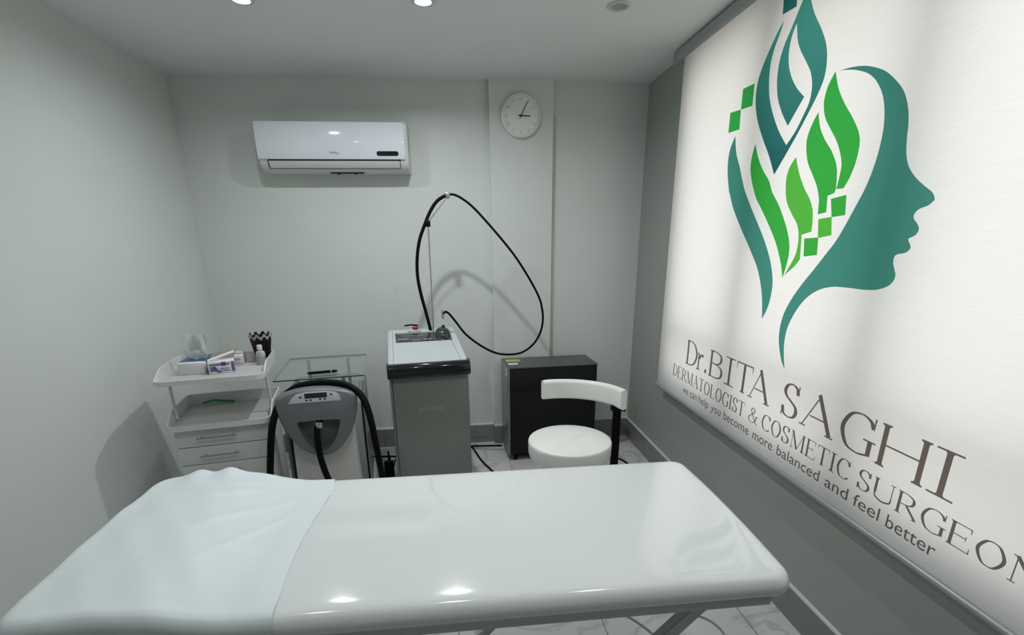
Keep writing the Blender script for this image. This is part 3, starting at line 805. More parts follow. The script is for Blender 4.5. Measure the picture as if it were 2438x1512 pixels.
def sheet_z(x, y):
    d = outline_d(x, y)
    if d >= 0:
        z = bed_top(x, y) - roll(d) * 0.95 + 0.0042 - 0.0030 * smooth01((x + .52) / .07) * smooth01((d - .045) / .05) + wr(x, y)
        z += 0.0015 * (1 - smooth01(d / .06))
    else:
        t = min(1, -d / 0.012)
        z = bed_top(x, y) - ROLL * .94 + .003 - 0.055 * t ** 0.6 * (1 + .18 * sin(17 * x) + .10 * sin(31 * x + 2))
    # two little peaks on the far edge of the pillow
    for (xp, hh) in ((-0.895, .016), (-0.800, .016)):
        z += hh * math.exp(-((x - xp) / .035) ** 2) * smooth01((y - 1.55) / .09)
    z -= 0.016 * math.exp(-((x + .63) / .10) ** 2) * 0.0
    return z
sheet = thing('bed_sheet', 'thin white disposable sheet draped over the raised head of the bed', 'sheet', (-0.75, BCY, 0.72))
def lines(a, b, n, fine=()): return sorted(set([round(a + (b - a) * i / n, 5) for i in range(n + 1)] + [round(v, 5) for v in fine]))
e0, e1 = BCY - BHY, BCY + BHY
ys_ = lines(e0 - .009, e1 + .009, 90, [e0 + k_ for k_ in (-.006, -.003, -.001, 0, .001, .003, .006, .01, .015, .02, .03)] + [e1 - k_ for k_ in (-.006, -.003, -.001, 0, .001, .003, .006, .01, .015, .02, .03)])
xl = BCX - BHX
xs_ = lines(xl - .009, -.45, 70, [xl + k_ for k_ in (-.006, -.003, -.001, 0, .001, .003, .006, .01, .015, .02, .03)])
bm = BM(); G = []
for x in xs_:
    row = []
    for y in ys_:
        xx = x
        if x > -.62: xx = x + smooth01((x + .62) / .17) * (0.008 * sin(9 * y) - .012 * smooth01((y - 1.55) / .1))
        row.append(bm.verts.new((xx + 0.75, y - BCY, sheet_z(xx, y) - 0.72)))
    G.append(row)
for i in range(len(xs_) - 1):
    for j in range(len(ys_) - 1): bm.faces.new((G[i][j], G[i + 1][j], G[i + 1][j + 1], G[i][j + 1]))
# one-sided fabric, given its own thin body
so = obj('sheet_fabric', bm, M['sheet'], sheet, angle=70)

# ------------------------------------------------------------------ stool with wrap-around back
st = thing('treatment_stool', 'cream round rolling stool with curved padded backrest on a black post', 'stool', (0.545, 2.315, 0))
ZS = .562
bm = BM(); lathe(bm, [(0, ZS - .10), (.18, ZS - .10), (.206, ZS - .094), (.211, ZS - .08), (.213, ZS - .03), (.2125, ZS - .018), (.210, ZS - .0125), (.204, ZS - .0095), (.15, ZS + .001), (.08, ZS + .007), (0, ZS + .009)], 72)
obj('seat', bm, M['stool'], st, angle=60)
bm = BM()
for a0, a1 in ((-150, -15),):
    P_ = []
    for k_ in range(30):
        t = k_ / 29
        x = -.10 + .24 * t; y = -.15 + .19 * t + .06 * t * t
        P_.append((x, y, ZS + .0092 - .0178 * ((x * x + y * y) / .0416)))
    tube(bm, P_, .0016, seg=6)
obj('seam', bm, M['stool'], st)
bm = BM(); box(bm, -.09, .09, -.09, .09, ZS - .125, ZS - .10, bevel=.005)
obj('seat_plate', bm, M['black'], st)
bm = BM(); tube(bm, [(0, 0, .10), (0, 0, .28)], .026, 20); tube(bm, [(0, 0, .28), (0, 0, ZS - .12)], .015, 20)
obj('gas_lift', bm, M['chrome'], st)
bm = BM(); lathe(bm, [(0, .075), (.04, .075), (.042, .12), (.03, .13), (0, .13)], 24)
obj('base_hub', bm, M['chrome'], st)
for k_ in range(5):
    a = radians(72 * k_ + 20)
    bm = BM(); tube(bm, [(.02 * cos(a), .02 * sin(a), .10), (.14 * cos(a), .14 * sin(a), .09), (.25 * cos(a), .25 * sin(a), .068)], [.017, .015, .011], 10)
    lg = obj('leg', bm, M['chrome'], st)
    cx_, cy_ = .25 * cos(a), .25 * sin(a)
    bm = BM(); tube(bm, [(cx_ - .012 * sin(a), cy_ + .012 * cos(a), .025), (cx_ + .012 * sin(a), cy_ - .012 * cos(a), .025)], .025, 20)
    tube(bm, [(cx_, cy_, .03), (cx_, cy_, .065)], .006, 8)
    obj('caster', bm, M['black'], lg)
RB = .283
bm = BM(); rr = rrect(.022, .054, .018, 5); rings_ = []
NA = 48; A0, A1 = radians(110), radians(4.5)
for k_ in range(NA + 1):
    t = k_ / NA
    a = A0 + (A1 - A0) * t
    ed = min(k_, NA - k_)
    s = 1.0 if ed >= 3 else (.72, .9, .98)[ed]
    zc = .741 - .004 * sin(pi * t)
    rings_.append([bm.verts.new(((RB + px * s) * cos(a), (RB + px * s) * sin(a), zc + py * (0.93 + .07 * s))) for px, py in rr])
for a, b in zip(rings_, rings_[1:]):
    for i in range(len(rr)): bm.faces.new((a[i], a[(i + 1) % len(rr)], b[(i + 1) % len(rr)], b[i]))
bm.faces.new(rings_[0][::-1]); bm.faces.new(rings_[-1])
obj('backrest', bm, M['stool'], st, angle=50)
ap = radians(18)
px_, py_ = RB * cos(ap), RB * sin(ap)
bm = BM(); prism(bm, [(px_ - .018, py_ - .008), (px_ + .022, py_ - .008), (px_ + .022, py_ + .010), (px_ - .018, py_ + .010)], 'z', .33, .69, bevel=.003)
obj('back_post', bm, M['black'], st)
bm = BM(); box(bm, px_ - .03, px_ + .036, py_ - .014, py_ + .02, .665, .692, bevel=.004)
tube(bm, [(px_ + .02, py_, .672), (px_ + .045, py_ - .01, .668)], .009, 10)
obj('back_bracket', bm, M['black'], st)
bm = BM(); tube(bm, catmull([(px_, py_, .35), (px_ - .02, py_ - .01, .325), (.14, .045, .33), (.06, .02, .40), (.03, .01, ZS - .12)], 8), .012, 10)
obj('back_arm', bm, M['black'], st)

# ------------------------------------------------------------------ laser machine with hose pole
LR = radians(8)
lz = thing('laser_machine', 'tall grey-green laser machine with black bumper handle, hose arching over a thin pole', 'medical machine', (-0.175, 2.80, 0), LR)
def lw(x, y, z):
    dx, dy = x + 0.175, y - 2.80
    return (dx * cos(LR) + dy * sin(LR), -dx * sin(LR) + dy * cos(LR), z)
bm = BM(); box(bm, -.2275, .2275, 0, .46, .035, .80, bevel=.012, seg=3)
obj('body', bm, M['laser_body'], lz)
bm = BM()
box(bm, -.214, -.211, -.0012, .001, .05, .775)
obj('body_seam', bm, M['black'], lz)
# pale sloping deck, narrower at the back
def deck(bm, xa, xb, y0, z0, y1, z1, zb, bevel=.006):
    P_ = [(-xa, y0, zb), (xa, y0, zb), (xb, y1, zb), (-xb, y1, zb), (-xa, y0, z0), (xa, y0, z0), (xb, y1, z1), (-xb, y1, z1)]
    vs = [bm.verts.new(p) for p in P_]
    fs = [bm.faces.new([vs[i] for i in q]) for q in [(0, 3, 2, 1), (4, 5, 6, 7), (0, 1, 5, 4), (1, 2, 6, 5), (2, 3, 7, 6), (3, 0, 4, 7)]]
    bmesh.ops.bevel(bm, geom=list({e_ for f_ in fs for e_ in f_.edges}), offset=bevel, segments=2, affect='EDGES')
bm = BM(); deck(bm, .2275, .208, 0.0, .862, .45, .988, .795)
obj('top_deck', bm, M['laser_top'], lz)
def dk(x, s, off=0.0):
    """point on the deck: s along the slope in local y"""
    return (x, s, .862 + .28 * s + off)
bm = BM()
tube(bm, [dk(-.196, .01), dk(-.182, .44)], .0016, 6)
obj('deck_seam', bm, M['steel'], lz)
bm = BM(); tube(bm, [dk(.190, .01), dk(.170, .27), dk(.180, .44)], .0016, 6)
obj('deck_seam', bm, M['steel'], lz)
# handle tray: frame, dark floor
def slopebox(bm, x0, x1, s0, s1, o0, o1, bevel=0):
    vs = [bm.verts.new(dk(*p)) for p in [(x0, s0, o0), (x1, s0, o0), (x1, s1, o0), (x0, s1, o0), (x0, s0, o1), (x1, s0, o1), (x1, s1, o1), (x0, s1, o1)]]
    fs = [bm.faces.new([vs[i] for i in q]) for q in [(0, 3, 2, 1), (4, 5, 6, 7), (0, 1, 5, 4), (1, 2, 6, 5), (2, 3, 7, 6), (3, 0, 4, 7)]]
    if bevel: bmesh.ops.bevel(bm, geom=list({e_ for f_ in fs for e_ in f_.edges}), offset=bevel, segments=2, affect='EDGES')
bm = BM(); slopebox(bm, -.168, .176, .270, .392, -.004, .0035, .002)
obj('display_tray', bm, M['smoke'], lz)['label'] = 'dark glossy display recess'
bm = BM()
for (x0, x1, s0, s1) in ((-.155, .06, .375, .383), (-.155, -.09, .30, .31), (-.07, -.02, .285, .292), (0.0, .05, .287, .296), (-.13, .04, .345, .349)):
    slopebox(bm, x0, x1, s0, s1, .0034, .0044)
obj('display_marks', bm, M['silver_print'], lz)
bm = BM()
prof_ = [(.052, -.004), (.050, .012), (.040, .034), (.024, .046), (0, .050)]
lathe(bm, prof_, 24)
for v in bm.verts:
    s_ = .335 + v.co.y; v.co = Vector((.125 + v.co.x, s_, .862 + .28 * s_ + v.co.z))
obj('handpiece_cradle', bm, M['smoke'], lz)
hp_ = Vector((.132, .345, 1.0))
bm = BM(); tube(bm, [hp_, hp_ + Vector((0, 0, .022))], .0085, 14)
hpc = obj('handpiece', bm, M['blackgloss'], lz)
bm = BM(); tube(bm, [hp_ + Vector((0, 0, .022)), hp_ + Vector((.001, 0, .058))], .0085, 14)
obj('handpiece_sleeve', bm, M['white_plastic'], hpc)
bm = BM(); tube(bm, [hp_ + Vector((.001, 0, .058)), hp_ + Vector((.001, 0, .098))], [.007, .008], 14); tube(bm, [hp_ + Vector((0, 0, .095)), hp_ + Vector((-.003, 0, .118))], .003, 8)
obj('handpiece_tip', bm, M['steel'], hpc)
bm = BM(); lathe(bm, [(.045, 0), (.043, .010), (.030, .018), (0, .020)], 28)
for v in bm.verts: v.co = Vector((-.045 + v.co.x, .415 + v.co.y * .6, .975 + v.co.z))
eb = obj('stop_button_base', bm, M['laser_top'], lz)
bm = BM(); lathe(bm, [(.019, 0), (.019, .012), (.014, .017), (0, .018)], 24)
for v in bm.verts: v.co = Vector((-.040 + v.co.x, .41 + v.co.y, .992 + v.co.z))
obj('stop_button', bm, M['red'], eb)
bm = BM(); tube(bm, [(-.105, .44, 1.012), (-.06, .44, 1.016), (-.02, .44, 1.010)], .005, 8)
obj('key_handle', bm, M['black'], lz)
# bumper
prof = [(-.005, .786), (-.028, .787), (-.040, .795), (-.043, .805), (-.040, .842), (-.030, .864), (-.014, .870), (-.002, .866), (.06, .868), (.06, .78)]
bm = BM(); prism(bm, prof, 'x', -.236, .236, bevel=.010, seg=3)
obj('bumper_handle', bm, M['blackgloss'], lz, angle=50)['label'] = 'glossy black bumper handle'
bm = text_bm('elite', .055, lambda x, y: (-.075 + x, -.0008, .575 + y), width=.15)
obj('badge', bm, M['silver_print'], lz, smooth=False)
for sx in (-1, 1):
    for yy in (.06, .40):
        bm = BM(); tube(bm, [(sx * .17 - .012, yy, .02), (sx * .17 + .012, yy, .02)], .02, 16); box(bm, sx * .17 - .008, sx * .17 + .008, yy - .008, yy + .008, .03, .045)
        obj('caster', bm, M['black'], lz)
# pole, joint, rod
def sc(p, y): s_ = y / 3.1; return lw(p[0] * s_, y, 1.527 + (p[1] - 1.527) * s_)
bm = BM(); tube(bm, [lw(-.158, 3.215, .97), lw(-.1555, 3.215, 1.10), lw(-.1515, 3.215, 1.622)], .0045, 12)
obj('pole', bm, M['chrome'], lz)
bm = BM(); jb = Vector(lw(-.153, 3.215, 1.625)); box(bm, jb.x - .016, jb.x + .014, jb.y - .012, jb.y + .012, jb.z - .018, jb.z + .018, bevel=.003)
obj('pole_joint', bm, M['black'], lz)
tip = Vector(sc((-.026, 1.768), 3.2))
bm = BM(); tube(bm, [jb + Vector((0.004, 0, .012)), tip], .0032, 10)
obj('hose_rod', bm, M['steel'], lz)
bm = BM(); box(bm, tip.x - .012, tip.x + .012, tip.y - .012, tip.y + .012, tip.z - .012, tip.z + .022, bevel=.003)
obj('hose_clamp', bm, M['steel'], lz)
thick = [[-0.172, 1.03], [-0.192, 1.114], [-0.215, 1.227], [-0.227, 1.33], [-0.222, 1.431], [-0.202, 1.529], [-0.168, 1.612], [-0.131, 1.686], [-0.088, 1.743], [-0.036, 1.774]]
thin = [[-0.036, 1.774], [0.006, 1.778], [0.056, 1.756], [0.119, 1.708], [0.204, 1.619], [0.291, 1.52], [0.366, 1.426], [0.442, 1.31], [0.505, 1.196], [0.529, 1.118], [0.535, 1.04], [0.518, 0.961], [0.474, 0.89], [0.402, 0.84], [0.321, 0.829], [0.233, 0.842], [0.138, 0.893], [0.047, 0.968], [-0.012, 1.048], [-0.052, 1.099], [-0.074, 1.111], [-0.082, 1.098]]
thick[0] = [-0.166, .985]
bm = BM(); tube(bm, catmull([sc(p, 3.225) for p in thick], 6), [.0100] * 54 + [.0070], 12)
obj('thick_hose', bm, M['black'], lz)
bm = BM(); tube(bm, catmull([sc(p, 3.225 - .075 * i / 21) for i, p in enumerate(thin)], 6), .0068, 12)
obj('fibre_hose', bm, M['black'], lz)

# ------------------------------------------------------------------ black steel cabinet (cooler unit) on castors
bx = thing('chiller_cabinet', 'black steel box unit on small casters against the back wall', 'machine', (0.329, 3.27, 0), radians(3))
bm = BM(); box(bm, .010, .632, 0, .295, .05, .688, bevel=.003)
obj('case', bm, M['black_case'], bx)
bm = BM(); box(bm, -.006, .010, -.004, .298, .045, .692, bevel=.003)
obj('side_panel', bm, M['case_side'], bx)['label'] = 'grey metal side panel'
bm = BM(); box(bm, .0, .636, -.003, .298, .688, .696, bevel=.002)
obj('lid', bm, M['case_top'], bx)
bm = BM(); box(bm, .014, .118, .175, .245, .6962, .6968)
obj('yellow_label', bm, M['yellow'], bx)
bm = BM(); box(bm, .016, .085, .085, .135, .6962, .6968); box(bm, -.0066, -.0060, .03, .09, .62, .68)
obj('white_label', bm, M['paper'], bx)
for xx in (.05, .59):
    for yy in (.03, .26):
        bm = BM(); tube(bm, [(xx - .010, yy, .022), (xx + .010, yy, .022)], .022, 16); box(bm, xx - .012, xx + .012, yy - .008, yy + .01, .03, .052)
        obj('caster', bm, M['black'], bx)

# ------------------------------------------------------------------ glass topped side table
tb = thing('glass_table', 'clear glass topped side table with chrome posts and grey panels', 'table', (-0.8175, 2.895, 0), radians(8))
bm = BM(); box(bm, -.252, .252, 0, .595, .767, .775)
for f_ in bm.faces:
    if abs(f_.normal.z) < .5: f_.material_index = 1
bm.normal_update()
for f_ in bm.faces: f_.material_index = 0 if abs(f_.calc_center_median().z - .771) > .003 else 1
obj('glass_top', bm, [M['tglass'], M['gedge']], tb, smooth=False)
bm = BM(); box(bm, -.20, .20, .03, .565, .640, .648)
for f_ in bm.faces: f_.material_index = 0 if abs(f_.calc_center_median().z - .644) > .003 else 1
obj('glass_shelf', bm, [M['tglass'], M['gedge']], tb, smooth=False)
for sx in (-1, 1):
    for yy in (.055, .53):
        bm = BM(); tube(bm, [(sx * .128, yy, .6), (sx * .128, yy, .767)], .0105, 16)
        obj('post', bm, M['steel'], tb)
bm = BM(); box(bm, -.175, .215, .035, .55, .05, .60, bevel=.004)
obj('cabinet', bm, M['frost'], tb)
for xa_ in (-.235, .225):
    bm = BM(); box(bm, xa_, xa_ + .01, .02, .57, .0, .63)
    obj('side_panel', bm, M['case_side'], tb)
bm = BM(); box(bm, -.225, .225, .08, .5, .0, .05)
obj('plinth', bm, M['dark'], tb)
def slim(name, p0, p1, label, m_):
    mid = (Vector(p0) + Vector(p1)) / 2
    t = thing(name, label, 'handle', tuple(mid))
    a, b = Vector(p0) - mid, Vector(p1) - mid
    bm = BM(); tube(bm, [a, a * .8, b * .8, b], [.005, .0085, .0085, .006], 10, flat=1.0)
    obj('grip', bm, m_, t)
    bm = BM(); tube(bm, [b * .55, b * .62], .0095, 10)
    obj('collar', bm, M['steel'], t)
slim('slim_bar', (-.905, 2.975, .7842), (-.74, 3.015, .7842), 'slim black probe handle lying on top of the glass table', M['black'])
slim('slim_bar', (-.99, 3.215, .6575), (-.815, 3.255, .6575), 'slim black bar below the glass table top, standing in for the dark reflection of the handle above', M['black'])  # solid bar standing in for the upper handle's dark reflection under the glass

# ------------------------------------------------------------------ skin cooler with looping hose
CR = radians(7)
cr = thing('skin_cooler', 'grey shield-headed skin cooling machine with a fat black hose looped over it', 'medical machine', (-0.715, 2.42, 0), CR)
def cw(x, y, z):
    dx, dy = x + 0.715, y - 2.42
    return (dx * cos(CR) + dy * sin(CR), -dx * sin(CR) + dy * cos(CR), z)
half = [(0, .842), (.08, .838), (.15, .822), (.188, .800), (.192, .765), (.186, .705), (.168, .640), (.138, .580), (.10, .530), (.055, .495), (0, .483)]
full = half + [(-x, z) for x, z in half[-2:0:-1]]
ol = [(v.x, v.y) for v in catmull([(x, z, 0) for x, z in full], 4, closed=True)]
ctr = (0, .68)
def inset(o, s): return [(ctr[0] + (x - ctr[0]) * s, ctr[1] + (z - ctr[1]) * s) for x, z in o]
hole0 = [(-.102, .672), (-.06, .678), (0, .680), (.06, .678), (.102, .672), (.086, .61), (.062, .56), (.03, .523), (0, .51), (-.03, .523), (-.062, .56), (-.086, .61)]
hole = [(v.x, v.y) for v in catmull([(x, z, 0) for x, z in hole0], 3, closed=True)]
def ringy(bm, o, y): return [bm.verts.new((x, y, z)) for x, z in o]
def bridge(bm, a, b):
    for i in range(len(a)): bm.faces.new((a[i], a[(i + 1) % len(a)], b[(i + 1) % len(b)], b[i]))
bm = BM()
r0 = ringy(bm, inset(ol, .93), 0.0); r1 = ringy(bm, inset(ol, .975), .006); r2 = ringy(bm, ol, .022); r3 = ringy(bm, inset(ol, .99), .12); r4 = ringy(bm, inset(ol, .80), .20)
for a, b in ((r0, r1), (r1, r2), (r2, r3), (r3, r4)): bridge(bm, a, b)
bm.faces.new(r4)
h0 = ringy(bm, hole, 0.0); h1 = ringy(bm, inset(hole, .97), .05)
bridge(bm, h1, h0)
vv = [Vector(p) for p in inset(ol, .93)] + [Vector(p) for p in hole]
n0 = len(r0); allv = r0 + h0
ov2, _, of2, orv, _, off2 = delaunay_2d_cdt(vv, [], [list(range(n0))] if area(inset(ol, .93)) > 0 else [list(range(n0))[::-1]], 1, 1e-7)
# keep the triangles outside the hand opening
def inside(p, poly):
    c = False
    for i in range(len(poly)):
        a, b = poly[i - 1], poly[i]
        if (a[1] > p[1]) != (b[1] > p[1]) and p[0] < (b[0] - a[0]) * (p[1] - a[1]) / (b[1] - a[1]) + a[0]: c = not c
    return c
edges_in = [(i, (i + 1) % n0) for i in range(n0)] + [(n0 + i, n0 + (i + 1) % len(hole)) for i in range(len(hole))]
ov2, _, of2, orv, _, _ = delaunay_2d_cdt(vv, edges_in, [], 0, 1e-7)
outer = inset(ol, .93)
for t in of2:
    c = sum((ov2[i] for i in t), Vector((0, 0))) / len(t)
    if inside((c.x, c.y), outer) and not inside((c.x, c.y), hole):
        try: bm.faces.new([allv[orv[i][0]] for i in t])
        except (ValueError, IndexError): pass
obj('head', bm, M['cryo'], cr, angle=40)
bm = BM(); bm.faces.new(ringy(bm, inset(hole, .985), .049))
obj('hand_recess', bm, M['cryo_dark'], cr, smooth=False)
bm = BM()
pp = [(-.128, .776), (.118, .776), (.113, .806), (.095, .822), (.05, .830), (-.04, .830), (-.085, .822), (-.108, .805)]
prism(bm, pp, 'y', -.0025, .001, bevel=.001)
pn = obj('control_panel', bm, M['panel'], cr)
bm = BM(); box(bm, -.048, .056, -.0045, -.0022, .798, .8235, bevel=.0006)
obj('screen', bm, M['dark'], pn)
for (x, z, w) in ((-.068, .806, .010), (.076, .811, .010), (-.042, .788, .008), (-.022, .788, .008), (.022, .790, .008), (.044, .790, .008)):
    bm = BM(); box(bm, x - w / 2, x + w / 2, -.0042, -.0022, z - .004, z + .004)
    obj('button', bm, M['dark'], pn)
bm = text_bm('ZIMMER', .018, lambda x, y: (-.045 + x, -.0006, .728 + y), width=.09)
obj('badge', bm, M['steel'], cr, smooth=False)
bm = BM(); prism(bm, [(-.168, .02), (.168, .02), (.150, .60), (-.150, .60)], 'y', .075, .21, bevel=.010)
obj('column', bm, M['cryo_body'], cr)
bm = BM(); box(bm, -.17, .17, .03, .215, .028, .06, bevel=.005)
for sx in (-1, 1):
    for yy in (.06, .19): tube(bm, [(sx * .14 - .012, yy, .018), (sx * .14 + .012, yy, .018)], .018, 14)
obj('wheel_base', bm, M['black'], cr)
bm = BM(); tube(bm, catmull([cw(-.717, 2.455, .668), cw(-.717, 2.405, .655), cw(-.722, 2.385, .60), cw(-.720, 2.385, .50), cw(-.708, 2.385, .42), cw(-.690, 2.38, .35), cw(-.66, 2.36, .22), cw(-.60, 2.33, .10), cw(-.55, 2.31, .022), cw(-.45, 2.35, .022)], 6), .0155, 14)
obj('air_hose', bm, M['black'], cr)
bm = BM(); tube(bm, [cw(-.710, 2.41, .672), cw(-.712, 2.402, .645)], .019, 14)
obj('hose_nozzle', bm, M['steel'], cr)
loop = [(-.99, 2.37, .05), (-.985, 2.37, .20), (-.975, 2.37, .38), (-.955, 2.375, .52), (-.935, 2.385, .64), (-.915, 2.41, .72), (-.885, 2.46, .79), (-.82, 2.49, .836), (-.74, 2.50, .851), (-.66, 2.50, .852), (-.58, 2.49, .840), (-.515, 2.47, .802), (-.478, 2.44, .745), (-.458, 2.42, .66), (-.446, 2.41, .55), (-.434, 2.41, .42), (-.425, 2.41, .28), (-.42, 2.40, .12), (-.41, 2.38, .035)]
bm = BM(); tube(bm, catmull([cw(*p) for p in loop], 6), .0165, 14)
obj('air_hose', bm, M['black'], cr)

# ------------------------------------------------------------------ drawer trolley
KX, KY, KR = -1.1725, 2.405, radians(11)
kt = thing('drawer_trolley', 'white four-drawer trolley with two open trays standing by the left wall', 'trolley', (KX, KY, 0), KR)
def kw(x, y, z):
    return (KX + x * cos(KR) - y * sin(KR), KY + x * sin(KR) + y * cos(KR), z)
bm = BM(); box(bm, -.208, .208, .018, .365, .075, .676, bevel=.004)
obj('body', bm, M['cart'], kt)
z1 = .674
for k_ in range(6):
    z0 = z1 - .0935
    bm = BM(); box(bm, -.206, .206, 0.0, .018, z0 + .0035, z1, bevel=.002)
    dr = obj('drawer', bm, M['cart'], kt)
    zc = (z0 + z1) / 2 + .004
    bm = BM(); tube(bm, [(-.11, -.022, zc), (.062, -.022, zc)], .0048, 10)
    for xx in (-.092, .044): tube(bm, [(xx, -.022, zc), (xx, .002, zc)], .0042, 8)
    obj('handle', bm, M['steel'], dr)
    z1 = z0
for sx in (-1, 1):
    for yy in (.05, .33):
        bm = BM(); tube(bm, [(sx * .17 - .012, yy, .03), (sx * .17 + .012, yy, .03)], .03, 18); box(bm, sx * .17 - .012, sx * .17 + .012, yy - .01, yy + .01, .045, .08)
        obj('caster', bm, M['black'], kt)
def tray(name, z, w, y0, y1, lip, gal, thick):
    """floor with a front lip and side walls that sweep up towards the back"""
    bm = BM()
    r = .045
    ol_ = []
    for (sx, sy, a0) in ((1, 1, 0), (-1, 1, pi / 2), (-1, -1, pi), (1, -1, 3 * pi / 2)):
        rr_ = r if sy < 0 else .015
        for k_ in range(7):
            a = a0 + (pi / 2) * k_ / 6
            ol_.append((sx * (w / 2 - rr_) + rr_ * cos(a), (y1 - rr_ if sy > 0 else y0 + rr_) + rr_ * sin(a)))
        if sy > 0 and sx < 0 or (sy < 0 and sx > 0):
            e_a = ol_[-1]; yb = (y0 + r if sx < 0 else y1 - .015)
            for k_ in range(1, 14): ol_.append((e_a[0], e_a[1] + (yb - e_a[1]) * k_ / 14))
    n_ = len(ol_)
    def hgt(y): return lip + (gal - lip) * smooth01((y - y0 - .02) / .13)
    cxx, cyy = 0, (y0 + y1) / 2
    def ins(p, d):
        return (p[0] - d * (1 if p[0] > w / 2 - .05 else -1 if p[0] < -w / 2 + .05 else 0) * (1), p[1] - d * (1 if p[1] > y1 - .03 else -1 if p[1] < y0 + .05 else 0))
    def rg(d, zf): return [bm.verts.new((*ins(p, d), zf(p[1]))) for p in ol_]
    A = rg(0, lambda y: z - thick); B = rg(0, lambda y: z + hgt(y)); C_ = rg(.007, lambda y: z + hgt(y)); D_ = rg(.009, lambda y: z)
    bridge(bm, A, B); bridge(bm, B, C_); bridge(bm, C_, D_)
    bm.faces.new(A[::-1]); ff = bm.faces.new(D_); ff.material_index = 1
    bmesh.ops.triangulate(bm, faces=[f_ for f_ in bm.faces if len(f_.verts) > 4])
    return obj(name, bm, [M['cart_tray'], M['cart_in']], kt, angle=40)
tray('lower_tray', .694, .462, -.035, .372, .012, .060, .014)
tray('upper_tray', .922, .470, -.045, .372, .008, .045, .014)
for sx in (-1, 1):
    bm = BM(); tube(bm, catmull([(sx * .215 + (0 if sx < 0 else 0), .115, .70), (sx * .218, .118, .80), (sx * .215, .112, .915)], 5), .0075, 12)
    obj('upright', bm, M['cart_tray'], kt)

ZT = .923
# tissue box
tx = thing('tissue_box', 'low white tissue box with blue top and a tissue standing up', 'tissue box', (-1.292, 2.480, ZT), radians(8))
bm = BM(); box(bm, -.058, .058, 0, .20, 0, .056, bevel=.0015)
obj('box', bm, M['paper'], tx)
bm = BM(); box(bm, -.0585, .0585, .035, .2005, .048, .0585, bevel=.001)
obj('blue_top', bm, M['bluefilm'], tx)
def tissue(bm, pts, h, lean):
    nz_ = 9; rows = []
    for k_ in range(nz_ + 1):
        t = k_ / nz_; row = []
        for i, (x, y) in enumerate(pts):
            s = .60 + .40 * t ** .5 if t < .5 else .88
            row.append(bm.verts.new((x * s + lean[0] * t, y * (1 - .3 * t) + lean[1] * t + .004 * sin(5 * t + i), h * t)))
        rows.append(row)
    for a, b in zip(rows, rows[1:]):
        for i in range(len(pts) - 1): bm.faces.new((a[i], a[i + 1], b[i + 1], b[i]))
bm = BM(); tissue(bm, [(-.050 + .1 * i / 12, .009 * sin(i * .55) + .003 * sin(i * 1.9)) for i in range(13)], .115, (.0, .01))
bmesh.ops.solidify(bm, geom=bm.faces[:], thickness=.0015)
for v in bm.verts: v.co = Vector((v.co.x + .012, v.co.y + .10, v.co.z * 1.1 + .052))
obj('tissue', bm, M['tissue'], tx)
bm = BM(); tissue(bm, [(-.055 + .11 * i / 12, .012 * cos(i * .6)) for i in range(13)], .05, (-.012, -.02))
bmesh.ops.solidify(bm, geom=bm.faces[:], thickness=.0015)
for v in bm.verts: v.co += Vector((.012, .085, .055))
obj('tissue', bm, M['tissue'], tx)
# mask box with raised flap
mb = thing('mask_box', 'open white and purple printed carton with its lid flap raised', 'carton', (-1.172, 2.478, ZT), radians(24))
bm = BM(); box(bm, -.036, .078, 0, .075, 0, .058, bevel=.001)
for f_ in [f for f in bm.faces if f.calc_center_median().z > .0575]: f_.material_index = 0
obj('box', bm, M['paper'], mb)
bm = BM(); box(bm, -.030, .055, -.0008, 0, .040, .050); box(bm, -.030, -.005, -.0008, 0, .012, .036); box(bm, .02, .04, -.0008, 0, .036, .056); box(bm, .062, .076, -.0008, 0, .006, .054); box(bm, .008, .055, -.0008, 0, .010, .015); box(bm, .012, .050, -.0008, 0, .021, .026)
prism(bm, [(-.02, .035), (.0, .004), (.018, .004), (-.006, .035)], 'y', -.0008, 0)
obj('front_print', bm, M['purple'], mb, smooth=False)
bm = BM(); box(bm, .0775, .0788, .004, .072, .004, .055)
obj('side_print', bm, M['blueprint'], mb, smooth=False)
bm = BM()
vs = [bm.verts.new(p) for p in [(-.03, .072, .058), (.078, .072, .058), (.10, .085, .098), (.0, .085, .094)]]
bm.faces.new(vs); bmesh.ops.solidify(bm, geom=bm.faces[:], thickness=.0015)
obj('lid_flap', bm, M['pink'], mb, smooth=False)
bm = BM(); tube(bm, [(-.035, .03, .062), (.085, .055, .092)], .006, 8)
obj('cotton_stick', bm, M['tissue'], mb)
def carton(lbl, p, rz, dims, mm, pm):
    t = thing('small_carton', lbl, 'carton', p, rz, None)
    w, d, h = dims
    bm = BM(); box(bm, -w / 2, w / 2, 0, d, 0, h, bevel=.001); obj('box', bm, M[mm], t)
    bm = BM(); box(bm, -w / 2 + .005, w / 2 - .01, -.0007, 0, h * .55, h * .75); box(bm, -w / 2 + .005, -w / 2 + .02, -.0007, 0, h * .15, h * .4); box(bm, 0, w / 2 - .005, -.0007, 0, h * .18, h * .3)
    obj('print', bm, M[pm], t, smooth=False)
carton('small white carton between the mask box and the brown cup', kw(.075, .225, ZT), radians(14), (.052, .035, .052), 'paper', 'print_grey')
carton('taller pinkish carton at the back of the upper tray', kw(.045, .275, ZT), radians(6), (.105, .045, .060), 'pink', 'paper')
